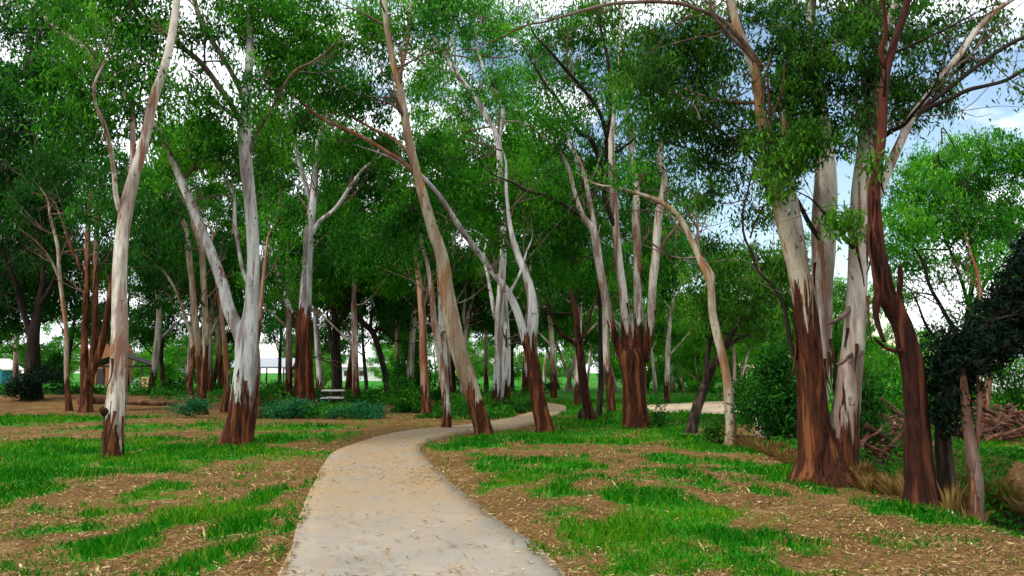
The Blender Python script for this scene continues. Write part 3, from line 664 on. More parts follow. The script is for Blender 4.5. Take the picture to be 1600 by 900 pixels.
traced_tree('gum_tree', 'broad dark stump of a gum splitting into a cluster of tall white poles', 23, [
    ([(996, 668, 44), (994, 640, 38), (991, 610, 36), (989, 580, 38), (985, 555, 40), (980, 528, 17), (977, 495, 15), (972, 452, 14), (967, 410, 13), (963, 362, 13), (960, 322, 12), (957, 290, 12), (955, 245, 11), (958, 190, 10), (964, 140, 8), (968, 90, 6), (970, 30, 5)], 0.5),
    ([(978, 575, 16), (968, 545, 14), (957, 512, 13), (947, 470, 13), (939, 430, 13), (934, 395, 13), (928, 362, 12), (913, 341, 10), (903, 318, 8), (897, 296, 7), (888, 262, 6), (872, 232, 5), (850, 215, 4)], -1.2),
    ([(930, 375, 9), (926, 345, 9), (921, 312, 8), (914, 280, 7), (905, 250, 6), (892, 225, 5)], 0.8),
    ([(996, 560, 20), (998, 525, 15), (997, 480, 13), (996, 430, 13), (995, 380, 13), (994, 330, 13), (995, 295, 10), (988, 255, 9), (985, 215, 8), (980, 170, 7), (975, 120, 5)], 1.2),
    ([(1004, 565, 18), (1013, 528, 15), (1018, 485, 13), (1021, 440, 13), (1025, 400, 13), (1029, 352, 13), (1033, 315, 12), (1038, 280, 9), (1032, 250, 8), (1030, 215, 7), (1040, 170, 5)], -0.8),
    ([(963, 360, 8), (953, 332, 8), (943, 298, 8), (937, 262, 8), (926, 222, 8), (905, 205, 7), (890, 186, 6), (868, 152, 6), (852, 132, 4)], -1.5, None, DARK),
    ([(945, 300, 7), (948, 250, 6), (945, 200, 7), (930, 165, 6), (910, 138, 6), (888, 112, 6), (868, 90, 5), (858, 76, 4)], -2.0, None, DARK),
    ([(948, 215, 6), (953, 180, 6), (953, 145, 6), (950, 98, 6), (943, 62, 5), (936, 36, 4)], -1.0, None, DARK),
    ([(910, 340, 5), (895, 330, 5), (878, 318, 5), (852, 304, 5), (822, 298, 4), (800, 285, 3)], -1.8, None, DARK),
    ([(1030, 395, 7), (1042, 372, 6), (1055, 358, 5), (1072, 338, 5), (1088, 322, 4), (1104, 306, 3)], -0.6, None, BROWNGREY),
    ([(958, 240, 5), (985, 222, 4), (1010, 195, 4), (1030, 160, 3)], -1.0, None, DARK),
], [(875, 55, 50, 35, .6), (920, 85, 35, 35, .5), (895, 130, 45, 35, .6), (980, 100, 45, 45, .7), (945, 140, 35, 40, .5), (1005, 160, 55, 45, .8), (905, 250, 40, 30, .3), (875, 350, 60, 45, .9), (860, 200, 45, 45, .7), (840, 255, 45, 40, .7), (1010, 240, 40, 35, .4), (940, 30, 45, 30, .5), (1060, 300, 35, 30, .5), (1040, 420, 40, 40, .7, .1), (890, 410, 45, 40, .8), (850, 130, 35, 35, .5), (900, 190, 45, 36, .55), (940, 230, 40, 36, .5), (985, 270, 40, 34, .5), (920, 40, 50, 34, .6), (1060, 250, 40, 30, .5), (1000, 320, 36, 30, .5), (900, 300, 45, 34, .6), (840, 90, 40, 34, .5)],
    PALE, LEAF, 3.0, leaf=0.135, tint=0.46, strips=10)

traced_tree('gum_tree', 'pale pink trunk close behind the left side of the dark stump with white poles', 30, [
    ([(955, 648, 15), (954, 620, 13), (951, 590, 12), (948, 560, 11), (946, 530, 11), (945, 500, 9), (938, 460, 7), (934, 430, 5)], 0.4),
], [(930, 440, 35, 35, .6), (950, 400, 35, 30, .6)], PALE, LEAF, 1.8, leaf=0.16)

traced_tree('gum_tree', 'dark red leaning trunk with a greyer broken top left of the white poles', 26, [
    ([(924, 656, 17), (917, 625, 15), (911, 590, 14), (906, 550, 13), (902, 520, 11), (898, 490, 9), (894, 462, 7), (890, 425, 5)], 0.5),
    ([(907, 545, 7), (896, 535, 6), (880, 525, 6), (868, 510, 5), (862, 495, 3)], -0.8),
    ([(905, 535, 6), (915, 520, 5), (920, 505, 4)], 0.4),
], [(880, 455, 40, 35, .8, -.05), (905, 400, 40, 35, .8)], DKRED, LEAF_DK, 3.4, leaf=0.14)

traced_tree('gum_tree', 'thin nearly black trunk between the dark red leaning trunk and the white poles', 27, [
    ([(935, 657, 9), (938, 620, 9), (939, 580, 8), (939, 540, 7), (938, 500, 6), (936, 460, 5), (930, 420, 4)], 0.3),
], [(925, 430, 35, 35, .7, -.1)], DARK, LEAF_DK, 2.5, leaf=0.15)

traced_tree('gum_tree', 'thin tan gum curving left in a long arc on the right edge of the lawn', 17, [
    ([(1140, 697, 18), (1142, 665, 16), (1139, 630, 15), (1136, 600, 14), (1130, 560, 13), (1121, 522, 13), (1113, 485, 12), (1110, 445, 11), (1096, 412, 10), (1080, 374, 9), (1066, 347, 9), (1046, 326, 8), (1020, 310, 7), (985, 300, 5), (960, 292, 4)], 0.5),
    ([(1110, 450, 12), (1111, 432, 12), (1110, 425, 9)], 0.1),
], [(1000, 280, 30, 22, .4), (960, 270, 30, 22, .4), (1070, 320, 24, 18, .35)], OCHRE, LEAF, -1.5, leaf=0.125)

traced_tree('dark_tree', 'black forked trunk leaning right under a low dark crown on the right lawn', 20.5, [
    ([(1080, 678, 18), (1088, 645, 16), (1098, 612, 15), (1112, 578, 12), (1130, 545, 11), (1150, 512, 9), (1170, 482, 7), (1185, 455, 5)], 0.8),
    ([(1102, 605, 10), (1104, 570, 9), (1108, 540, 8), (1118, 508, 6), (1125, 480, 5)], -0.6),
    ([(1130, 545, 7), (1152, 530, 6), (1178, 515, 5), (1200, 498, 4)], 0.8),
], [(1130, 440, 50, 40, 1.1), (1178, 425, 50, 40, 1.1), (1205, 470, 45, 45, 1.1), (1150, 490, 45, 35, .9), (1100, 480, 35, 35, .7), (1215, 410, 35, 35, .9), (1120, 400, 40, 28, .8), (1215, 520, 35, 35, .8)],
    DARK, LEAF_OL, 3.0, leaf=0.13, tint=0.5)

traced_tree('gum_tree', 'massive gum on the right with red rough base and several thick peeling pale stems', 11.4, [
    ([(1288, 752, 96), (1281, 715, 66), (1274, 675, 52), (1270, 625, 45), (1266, 570, 41), (1262, 515, 38), (1257, 465, 36), (1246, 415, 31), (1232, 372, 27), (1220, 330, 24), (1211, 290, 22), (1201, 240, 20), (1190, 190, 18), (1184, 140, 16), (1172, 90, 14), (1152, 40, 13), (1140, -10, 12), (1132, -60, 10)], -0.5, None, OCHRE, 2.75),
    ([(1276, 640, 30), (1280, 590, 26), (1284, 540, 27), (1286, 490, 29), (1285, 445, 31), (1286, 400, 35), (1288, 350, 37), (1291, 300, 36), (1290, 255, 30), (1286, 200, 22), (1281, 150, 19), (1273, 100, 17), (1266, 50, 15), (1264, -10, 13), (1262, -60, 10)], 0.6, 0.45, None, 1.0),
    ([(1258, 470, 20), (1254, 420, 19), (1249, 375, 19), (1243, 335, 17), (1236, 290, 14), (1228, 240, 12), (1226, 190, 10), (1230, 130, 10), (1240, 60, 9), (1244, -20, 8)], 1.0, None, None, 1.0),
    ([(1305, 725, 56), (1314, 690, 46), (1320, 650, 41), (1327, 600, 37), (1333, 550, 35), (1337, 500, 32), (1340, 450, 30), (1341, 400, 30), (1345, 350, 32), (1349, 300, 34), (1353, 250, 30), (1359, 200, 26), (1364, 150, 24), (1371, 100, 20), (1385, 50, 15), (1399, 5, 12), (1415, -50, 9)], -0.4, None, None, 1.05),
    ([(1360, 335, 16), (1372, 300, 17), (1386, 268, 16), (1406, 225, 14), (1424, 185, 13), (1441, 160, 11), (1468, 124, 10), (1498, 88, 10), (1524, 50, 9), (1556, 18, 8), (1600, -12, 7)], 0.8),
    ([(1436, 170, 9), (1462, 155, 8), (1490, 132, 7), (1516, 112, 7), (1545, 90, 7), (1580, 68, 6), (1640, 40, 5)], -0.3, None, DARK),
    ([(1425, 185, 9), (1450, 168, 8), (1480, 156, 7), (1512, 140, 7), (1540, 134, 6), (1570, 126, 6), (1604, 106, 6), (1650, 80, 5)], -0.6, None, DARK),
    ([(1364, 205, 8), (1378, 215, 8), (1392, 205, 8), (1410, 195, 7), (1424, 182, 6)], -0.7, None, DARK),
    ([(1191, 108, 10), (1176, 85, 9), (1152, 55, 8), (1130, 34, 7), (1105, 20, 7), (1070, 8, 6), (1030, 3, 6), (990, 3, 6), (955, 6, 5), (925, 14, 5), (885, 24, 4), (850, 34, 3), (820, 40, 3)], -1.2, None, BROWNGREY),
    ([(1184, 105, 7), (1166, 80, 6), (1140, 55, 6), (1114, 22, 6), (1108, -10, 5)], -0.6, None, BROWNGREY),
    ([(1298, 400, 12), (1280, 372, 8), (1265, 350, 8), (1250, 322, 7), (1238, 300, 6), (1222, 285, 6), (1190, 262, 5), (1165, 240, 4), (1150, 226, 4)], -1.0, None, DARK),
    ([(1335, 470, 9), (1322, 488, 9), (1308, 500, 7), (1296, 505, 5)], -0.2, None, BROWNGREY),
    ([(1340, 395, 9), (1325, 378, 8), (1312, 362, 6), (1300, 345, 5), (1285, 330, 4)], -0.6, None, DARK),
    ([(1246, 560, 8), (1236, 540, 8), (1230, 505, 7), (1222, 475, 6), (1205, 445, 5), (1185, 425, 4), (1175, 395, 4), (1164, 370, 4), (1160, 335, 3), (1168, 300, 3)], -0.4, None, DARK),
    ([(1172, 372, 3), (1180, 345, 3), (1192, 325, 2.4), (1205, 312, 2)], 0.1, None, DARK),
    ([(1342, 545, 6), (1330, 552, 6), (1318, 566, 5), (1310, 570, 4)], -0.45, None, BROWNGREY),
    ([(1378, 80, 9), (1380, 40, 8), (1378, 0, 8), (1376, -40, 6)], 0.5, None, BROWNGREY),
], [(1020, 130, 50, 42, 1, -.12), (1080, 110, 55, 50, 1.1, -.1), (1045, 200, 55, 32, 1, -.15), (1100, 180, 45, 42, 1, -.1), (1000, 60, 42, 25, .6), (1095, 45, 50, 28, .7), (1130, 228, 45, 24, .7, -.2), (1160, 285, 36, 26, .4, -.2),
    (1230, 60, 45, 50, .9, -.1), (1255, 130, 50, 45, 1, -.1), (1218, 185, 38, 42, 1, -.05), (1245, 225, 45, 40, 1.1, 0), (1225, 275, 40, 32, 1, 0), (1308, 60, 50, 50, .8, -.1), (1300, 140, 45, 45, .7, -.15), (1290, 215, 36, 26, .9, 0), (1320, 350, 34, 24, 1.2, .05, -.9),
    (1385, 35, 45, 40, .6, -.1), (1400, 130, 40, 24, .8, -.1), (1450, 150, 45, 22, 1.1, -.1), (1425, 185, 28, 16, .9, -.15), (1475, 50, 45, 32, .5, -.1), (1545, 70, 50, 40, .3, -.1), (1180, 30, 40, 30, .6, -.1), (1440, 90, 36, 24, .5, -.1), (1480, 170, 26, 14, .7, -.1), (1130, 130, 30, 30, .6, -.1), (1340, 190, 26, 28, .8, 0, -.8), (1350, 110, 28, 30, .8, -.05, -.8), (1520, 20, 45, 24, .35, -.1), (1590, 140, 22, 20, .4, -.1), (1060, 30, 60, 24, .45, -.1), (930, 20, 40, 18, .35), (1210, 330, 22, 24, .6), (1110, 260, 45, 30, .55, -.1), (1150, 200, 40, 36, .8, -.1), (1180, 330, 34, 30, .4, -.1), (1090, 300, 40, 26, .35, -.1), (1140, 80, 50, 40, .8, -.1), (1060, 70, 60, 34, .8, -.1), (980, 110, 40, 30, .6), (1340, 20, 50, 40, .7, -.1), (1430, 40, 50, 36, .6, -.1), (1500, 100, 40, 24, .5, -.1), (1580, 40, 40, 30, .45, -.1), (1380, 180, 26, 26, .6, -.1), (1000, -30, 200, 30, .4), (1300, -40, 200, 40, .6),
    (1235, 40, 22, 50, .9, -.05, -.7), (1238, 130, 24, 50, .9, -.05, -.7), (1262, 215, 26, 34, .9, 0, -.8), (1205, 285, 24, 40, .9, .05, -.8), (1228, 250, 26, 30, .9, .05, -.8), (1352, 150, 20, 44, .8, -.05, -.8), (1345, 55, 24, 44, .7, -.05, -.8), (1276, 90, 22, 44, .7, -.1, -.8), (1190, 210, 22, 30, .7, 0, -.7), (1330, 230, 18, 24, .7, 0, -.8)],
    PALE, LEAF_OL, 1.75, leaf=0.085, tint=0.52, spray=0.19, lump=0.12, lai=1.75, strips=16)

traced_tree('gum_tree', 'dark red crooked gum with shaggy hanging bark at the lip of the creek bank', 9.7, [
    ([(1442, 784, 48), (1438, 750, 42), (1434, 700, 37), (1431, 650, 35), (1428, 610, 34), (1424, 578, 33), (1418, 545, 31), (1408, 508, 29), (1394, 480, 29), (1381, 450, 28), (1373, 405, 25), (1368, 355, 22), (1366, 300, 18), (1373, 250, 16), (1378, 205, 15), (1380, 155, 15), (1386, 110, 13), (1400, 62, 12), (1413, 22, 11), (1425, -40, 9)], -0.3),
    ([(1411, 512, 13), (1410, 485, 10), (1405, 462, 9), (1407, 440, 9), (1406, 416, 7)], 0.15),
    ([(1377, 440, 12), (1370, 470, 11), (1369, 495, 9), (1375, 520, 7), (1382, 535, 5)], -0.15),
    ([(1424, 548, 8), (1405, 549, 8), (1388, 546, 6), (1375, 536, 5), (1366, 528, 4)], -0.2),
    ([(1368, 330, 9), (1358, 355, 8), (1356, 380, 6), (1360, 400, 4)], -0.15),
    ([(1384, 108, 8), (1376, 80, 8), (1384, 50, 7), (1380, 0, 6)], -0.3),
], [(1385, 60, 35, 40, .6), (1360, 260, 26, 22, .5, 0, -.4), (1420, 120, 34, 26, .5), (1410, 0, 50, 30, .6), (1350, 30, 40, 34, .6)],
    DKRED, LEAF_OL, 3.0, strips=12, leaf=0.095, tint=0.42, spray=0.2, lump=0.16)

traced_tree('dead_gum', 'thin split grey trunk with two broken tops at the creek edge on the far right', 9.3, [
    ([(1526, 798, 19), (1524, 760, 19), (1520, 725, 19), (1516, 695, 17), (1511, 660, 15), (1508, 630, 13), (1506, 605, 11), (1504, 580, 8), (1502, 562, 4)], 0.1),
    ([(1522, 705, 11), (1529, 670, 9), (1530, 635, 8), (1528, 605, 8), (1525, 582, 5)], 0.15),
], None, BROWNGREY, LEAF_VN, 0.5, lump=0.2)

ivy = traced_tree('vine_covered_tree', 'leaning trunk smothered in a black mass of vine rising to the right edge', 9.9, [
    ([(1478, 742, 26), (1476, 700, 24), (1474, 650, 22), (1482, 600, 22), (1500, 555, 20), (1530, 520, 18), (1568, 488, 16), (1600, 455, 14), (1640, 410, 12), (1690, 350, 10)], -0.5),
    ([(1500, 560, 12), (1530, 560, 8), (1555, 545, 7), (1580, 540, 5)], -0.4),
], [(1490, 590, 28, 40, 1.5, 0, -.15), (1500, 550, 34, 36, 1.6, 0, -.35), (1535, 535, 38, 34, 1.6, 0, -.15), (1570, 500, 38, 36, 1.6, 0, -.15), (1600, 460, 36, 44, 1.6, 0, -.35), (1640, 420, 45, 60, 1.6, 0, -.35), (1485, 630, 20, 30, 1.3, 0, -.35), (1580, 540, 30, 22, .8, 0, -.35), (1535, 575, 30, 16, .5, 0, -.15), (1470, 610, 14, 26, .9, 0, -.15), (1476, 660, 14, 20, 1.0, 0, -.15), (1610, 520, 30, 30, .7, 0, -.15)],
    DARK, LEAF_VN, 9, leaf=0.075, lai=2.6, tint=0.3, spray=0.12, droop=0.5)

traced_tree('gum_tree', 'thin pale trunk with a dark knotted base at the left edge of the path bend', 22, [
    ([(697, 672, 16), (698, 645, 13), (695, 610, 12), (690, 570, 11), (684, 535, 11), (679, 500, 10), (675, 460, 8), (668, 420, 6), (660, 380, 5)], 0.3),
    ([(697, 625, 12), (695, 580, 11), (692, 540, 11), (690, 500, 10), (688, 460, 8), (684, 420, 6)], 0.5, 0.35),
], [(650, 380, 45, 35, .9, -.05), (690, 400, 40, 30, .8), (620, 360, 45, 35, .8, -.05)], PALE, LEAF, 0.75, leaf=0.135, tint=0.42)

traced_tree('gum_tree', 'straight pinkish brown trunk standing in low scrub before the pale leaning gum', 28, [
    ([(667, 656, 18), (665, 625, 14), (663, 590, 13), (662, 550, 12), (661, 510, 12), (658, 470, 11), (655, 440, 9), (648, 400, 6), (640, 370, 5)], 0.2),
    ([(660, 480, 7), (668, 455, 6), (674, 430, 5), (684, 405, 4)], 0.5),
], [(600, 390, 50, 40, 1, -.05), (650, 350, 50, 35, .9), (560, 380, 45, 38, .9, -.08), (690, 340, 40, 30, .7)], RUSTY, LEAF, 1.0, leaf=0.15, tint=0.42)

traced_tree('gum_tree', 'pair of slim cream stems rising from one rusty base left of the stout forked gum', 29, [
    ([(316, 648, 18), (317, 620, 15), (313, 580, 11), (309, 540, 11), (305, 500, 10), (301, 450, 9), (296, 405, 9), (287, 355, 8), (276, 325, 8), (262, 305, 6)], 0.3),
    ([(318, 610, 12), (321, 570, 10), (321, 520, 10), (319, 470, 9), (317, 420, 9), (314, 388, 8), (303, 358, 6), (295, 330, 5)], -0.5),
    ([(306, 545, 6), (296, 520, 5), (288, 495, 4), (282, 470, 4), (262, 432, 4), (240, 410, 4), (222, 395, 3)], -0.8),
    ([(310, 640, 12), (300, 628, 9), (296, 600, 8), (302, 570, 7), (300, 530, 6)], 0.8, 0.6),
], [(260, 300, 45, 40, .8), (240, 380, 45, 40, .9, -.1), (310, 340, 35, 30, .6), (340, 400, 40, 35, .8, -.1), (250, 440, 45, 35, .9, -.15), (340, 470, 35, 40, .8, -.1)],
    OCHRE, LEAF_DK, 2.4, leaf=0.155, tint=0.6)

traced_tree('gum_tree', 'slim reddish trunk just left of the stout forked gum', 31, [
    ([(350, 640, 11), (353, 610, 9), (354, 575, 8), (351, 540, 8), (347, 505, 7), (342, 470, 6), (336, 430, 5), (328, 390, 4)], 0.3),
], [(330, 430, 40, 35, .9, -.1), (360, 390, 30, 30, .6, -.1)], RUSTY, LEAF_DK, 1.2, leaf=0.16, tint=0.55)

traced_tree('gum_tree', 'orange brown trunk half hidden right behind the stout forked gum', 27, [
    ([(404, 657, 14), (402, 630, 12), (399, 600, 11), (400, 560, 8), (404, 520, 7), (408, 470, 6), (413, 420, 5), (420, 370, 4)], 0.3),
], [(425, 430, 36, 34, .8, -.05), (440, 340, 36, 30, .7)], RUSTY, LEAF, 3.5, leaf=0.15)

traced_tree('gum_tree', 'clump of three rusty brown stems on the leaf mould bank at the left', 30, [
    ([(134, 640, 20), (135, 610, 17), (132, 575, 13), (132, 530, 10), (134, 480, 9), (136, 430, 8), (137, 380, 8), (138, 340, 7), (142, 290, 5)], 0.3),
    ([(140, 600, 12), (146, 560, 11), (149, 510, 10), (148, 460, 9), (150, 400, 8), (152, 350, 7), (156, 300, 5)], 0.4),
    ([(142, 585, 12), (156, 545, 11), (165, 510, 10), (171, 470, 9), (177, 430, 8), (184, 390, 6), (190, 350, 5)], -0.5),
    ([(135, 435, 6), (124, 415, 6), (113, 390, 5), (104, 365, 4), (95, 340, 3)], -0.8),
], [(115, 300, 55, 40, .9, -.15), (155, 340, 50, 35, .8, -.1), (70, 340, 45, 38, .9, -.2), (170, 265, 45, 38, .9, -.1), (200, 330, 35, 35, .7, -.1), (150, 400, 40, 25, .5, -.1), (95, 260, 50, 35, .9, -.2)],
    RUSTY, LEAF_DK, 6, leaf=0.16, tint=0.62)

traced_tree('gum_tree', 'very slender tan trunk left of the clump of three rusty stems', 30.5, [
    ([(108, 640, 10), (106, 610, 8), (104, 570, 7), (102, 520, 6), (98, 470, 6), (93, 425, 6), (90, 385, 5), (78, 340, 4)], 0.3),
    ([(95, 440, 5), (85, 420, 4), (76, 400, 3)], -0.3),
], [(60, 330, 40, 34, .8, -.15), (90, 380, 36, 30, .7, -.15)], OCHRE, LEAF_DK, 1.2, leaf=0.16, tint=0.6)

traced_tree('dark_tree', 'big dark leafed tree with a sooty forked trunk at the left edge', 34, [
    ([(50, 608, 26), (51, 570, 22), (52, 535, 18), (55, 505, 15), (62, 470, 11), (68, 430, 9), (66, 380, 8), (60, 320, 7), (58, 250, 6), (50, 170, 5)], 0.3),
    ([(50, 530, 12), (42, 508, 10), (34, 480, 8), (26, 450, 7), (16, 420, 5)], -0.8),
    ([(60, 480, 8), (76, 455, 7), (90, 425, 6), (100, 390, 5)], -0.8),
    ([(64, 440, 6), (50, 400, 5), (30, 350, 5), (20, 300, 4)], -0.8),
], [(30, 40, 60, 48, .8), (90, 90, 55, 45, .9), (18, 140, 50, 48, .9), (80, 175, 70, 38, 1), (40, 235, 60, 40, 1), (105, 245, 45, 36, .9), (18, 300, 50, 40, 1), (75, 320, 45, 35, .9), (28, 375, 50, 40, 1.1), (95, 395, 40, 34, .9), (40, 440, 55, 36, 1.1), (12, 490, 40, 28, 1), (95, 455, 35, 35, .9), (80, 20, 50, 40, .7), (-30, 220, 50, 120, 1), (-20, 420, 40, 70, 1)],
    DARK, LEAF_DK, 1.5, leaf=0.19, lai=1.9, tint=0.42)

traced_tree('dark_tree', 'thin black trunk leaning left in front of the distant white wall', 42, [
    ([(606, 622, 11), (602, 595, 10), (597, 565, 9), (590, 535, 9), (582, 518, 9), (568, 505, 8), (556, 490, 7), (545, 472, 6), (536, 455, 4)], 0.4),
    ([(580, 520, 6), (579, 500, 5), (584, 484, 4), (594, 468, 3)], 0.3),
    ([(584, 520, 6), (592, 512, 5), (598, 516, 4)], 0.1),
], [(560, 450, 50, 34, 1, -.1), (600, 450, 40, 34, .9, -.05), (520, 430, 45, 35, .9, -.1), (630, 480, 30, 30, .7), (580, 400, 50, 34, .9)],
    DARK, LEAF, 3, leaf=0.21, tint=0.36)

traced_tree('gum_tree', 'dark grey trunk with a pale crooked limb behind the white topped table', 40, [
    ([(526, 628, 16), (526, 595, 14), (527, 560, 12), (525, 525, 10), (522, 490, 8), (518, 450, 6)], 0.3),
    ([(521, 628, 9), (521, 580, 7), (518, 540, 6), (514, 510, 5)], 0.4, -0.6),
    ([(527, 530, 7), (532, 500, 6), (541, 478, 6), (556, 458, 5), (566, 442, 4)], -0.6),
], [(500, 440, 40, 35, .9, -.1), (480, 400, 40, 30, .7), (545, 410, 40, 32, .9, -.05)], DARK, LEAF_DK, 1, leaf=0.2, tint=0.6)

traced_tree('gum_tree', 'thin white gum with an upswept fork in the middle distance beside the silvery twin trunk', 44, [
    ([(722, 622, 9), (724, 580, 8), (726, 540, 7), (728, 515, 7), (732, 490, 6), (738, 470, 4)], 0.3),
    ([(728, 515, 5), (724, 495, 5), (726, 475, 4)], -0.3),
], [(720, 450, 45, 35, 1, -.15), (750, 430, 40, 35, .9, -.15), (700, 480, 30, 30, .7, -.1), (740, 500, 30, 28, .7, -.1)], PALE, LEAF_DK, 0.2, leaf=0.22, tint=0.55)

traced_tree('gum_tree', 'small white gum forking low beyond the dirt track on the right', 42, [
    ([(1146, 622, 7), (1147, 600, 6), (1147, 575, 6), (1146, 545, 5), (1143, 515, 4)], 0.2),
    ([(1150, 612, 6), (1158, 590, 5), (1163, 570, 4), (1170, 545, 4)], 0.3, 0),
], [(1150, 520, 40, 34, .9), (1180, 540, 30, 26, .8), (1120, 530, 30, 26, .7)], PALE, LEAF_BR, -2, leaf=0.2)

traced_tree('gum_tree', 'brown stemmed gum standing behind the log heap at the far right', 21, [
    ([(1538, 672, 15), (1540, 640, 13), (1543, 605, 11), (1545, 570, 9), (1542, 530, 7), (1535, 480, 6), (1528, 430, 5)], 0.3),
    ([(1544, 580, 7), (1552, 560, 6), (1556, 530, 5)], 0.2),
], [(1580, 600, 34, 30, .8, -.05), (1560, 570, 30, 30, .6, -.05)], RUSTY, LEAF, 1.0, leaf=0.13, tint=0.42)

traced_tree('gum_tree', 'broad bright green gum with thin dark boughs standing across the creek at the right', 30, [
    ([(1500, 662, 16), (1503, 620, 14), (1506, 575, 12), (1508, 530, 10), (1514, 480, 8), (1520, 420, 7), (1516, 350, 5)], 0.3),
    ([(1507, 540, 8), (1488, 510, 7), (1470, 478, 6), (1452, 445, 5), (1442, 410, 4)], -0.6),
    ([(1510, 500, 7), (1528, 465, 6), (1545, 430, 5), (1560, 390, 4)], 0.6),
    ([(1506, 560, 6), (1480, 545, 5), (1455, 520, 5), (1444, 500, 4), (1436, 480, 3)], -1.2),
    ([(1514, 480, 6), (1500, 430, 5), (1480, 380, 4), (1460, 330, 3), (1462, 290, 3)], 0.3),
], [(1450, 260, 40, 26, .9), (1500, 245, 40, 28, .9), (1550, 232, 40, 24, 1), (1590, 260, 40, 40, 1), (1430, 300, 42, 34, 1), (1490, 300, 45, 34, 1), (1545, 300, 45, 36, 1), (1410, 350, 38, 34, 1), (1460, 350, 45, 32, 1, -.05), (1520, 355, 45, 34, 1), (1580, 350, 40, 40, 1), (1400, 400, 32, 30, .9), (1440, 405, 30, 26, .6), (1500, 410, 36, 22, .6), (1560, 420, 40, 34, .8), (1400, 460, 24, 30, .7), (1470, 440, 26, 20, .35), (1590, 470, 30, 30, .8), (1530, 470, 24, 22, .5), (1450, 530, 24, 20, .6), (1430, 580, 34, 26, .8), (1480, 490, 20, 14, .3)],
    DARK, LEAF_BR, 2, leaf=0.17, tint=0.42, lai=1.9)

# ------------------------------------------------------------------ trees farther back: a few grown forms, copied
def grown_tree(name, label, cat, group, H, r0, bole, spread, ncl, bm, lm, leaf, tint, trans, lai=1.35, lean=0.5, nl=5, low=0.0):
    root = thing(name, label, cat, (0, 0, 0), 0, group)
    top = np.array([R.normal(0, lean), R.normal(0, lean), H * 0.82])
    P = catmull(np.array([[0, 0, -0.4], [0, 0, 0], top * 0.33 + R.normal(0, .15, 3), top * 0.66 + R.normal(0, .25, 3), top]), H / 14)
    rr = r0 * (1 - 0.85 * np.linspace(0, 1, len(P))) ; rr[:2] *= 1.25
    obj('trunk', tubes_mesh('trunk', [(P, rr, 0.08, 1.0)], bm, np.zeros(3), trans, 8), root)
    anch = [P[len(P) // 3:]]; cl = []
    for k in range(nl):
        f = bole + (0.9 - bole) * (k + 0.5) / nl
        a0 = P[min(len(P) - 1, int(f * (len(P) - 1)))]
        an = k * 2.4 + R.uniform(-.5, .5); ln = spread * R.uniform(0.65, 1.0) * (1.0 - 0.35 * f)
        e = a0 + np.array([math.cos(an) * ln, math.sin(an) * ln, ln * R.uniform(0.55, 1.1)])
        Q = catmull(np.array([a0, (a0 + e) / 2 + R.normal(0, 0.12 * ln, 3), e]), ln / 6)
        obj('limb', tubes_mesh('limb', [(Q, np.linspace(r0 * 0.45 * (1.1 - f), r0 * 0.1, len(Q)), 0.05, 2.0)], bm, np.zeros(3), trans, 6), root)
        anch.append(Q[len(Q) // 2:])
        cl.append((e, np.array([spread * .36, spread * .36, spread * .27]) * R.uniform(.8, 1.2), 1, R.normal(0, .05)))
    for k in range(ncl):
        u = R.uniform(0, 1); an = R.uniform(0, 6.28); z = H * (bole + low + (1.0 - bole - low) * R.uniform(0, 1))
        rad = spread * math.sqrt(max(0.05, 1 - ((z / H - (bole + 1) / 2) / ((1 - bole) / 2 + 0.12)) ** 2)) * R.uniform(0.3, 0.95)
        cl.append((np.array([math.cos(an) * rad, math.sin(an) * rad, z]) + top * np.array([1, 1, 0]) * z / H, np.array([spread * .33, spread * .33, spread * .24]) * R.uniform(.7, 1.2), R.uniform(.6, 1.1), R.normal(0, .06)))
    me = crown_mesh('crown', cl, leaf, lm, bm, np.zeros(3), np.vstack(anch), lai, tint, leaf * 1.8, twig_r=0.03, sub=2, droop=1.0)
    NLEAF[0] += len(me.polygons)
    obj('crown', me, root)
    return root
KINDS = {  # a few forms of each kind, grown once and then copied

 'tall': [grown_tree('gum_tree', 'tall pale trunked gum in the woodland behind the nearer trees', 'tree', 'tall gums of the background woodland', H, .26, .38, 3.6, 16, bm, LEAF, .24, .36, tr, lean=.8) for H, bm, tr in ((15, PALE, 1.5), (13.5, OCHRE, 2.5), (16.5, GREY, 1.0))] + [grown_tree('gum_tree', 'tall pale trunked gum in the woodland behind the nearer trees', 'tree', 'tall gums of the background woodland', 15.5, .24, .36, 3.9, 18, PALE, LEAF_BR, .24, .42, 1.5, lean=.8)],
 'dark': [grown_tree('dark_tree', 'dark bushy tree with a low crown in the woodland behind the nearer trees', 'tree', 'dark bushy trees of the background woodland', H, .22, .36, 3.3, 18, DARK, lm, .24, .5, 2, lean=.4) for H, lm in ((10.5, LEAF_DK), (9.0, LEAF), (11.5, LEAF_DK))],
 'light': [grown_tree('bushy_tree', 'light green bushy tree at the far side of the meadow', 'tree', 'light green trees across the meadow', H, .2, .16, 3.8, 20, OCHRE, lm, .32, .5, 1, lean=.3) for H, lm in ((8.5, LEAF_BR), (7.0, LEAF), (9.5, LEAF_BR))],
 'white': [grown_tree('gum_tree', 'slim white stemmed gum in the distant stand where the path disappears', 'tree', 'distant white stemmed gums beyond the path', H, .22, .42, 2.6, 10, PALE, LEAF_BR, .26, .45, -3, lean=1.3, nl=4) for H in (10.5, 12.0)],
}
used = {}
def plant(kind, px, Y, s=1.0, v=None):
    protos = KINDS[kind]; v = R.integers(0, len(protos)) if v is None else v
    p = protos[v]; x = (px - 800) / F * Y
    loc = (x, Y, float(gz(x, Y)))
    rz = R.uniform(0, 6.28)
    if (kind, v) not in used:
        used[(kind, v)] = 1; p.location = loc; p.rotation_euler = (0, 0, rz); p.scale = (s, s, s); return p
    return dup(p, loc, rz, s)
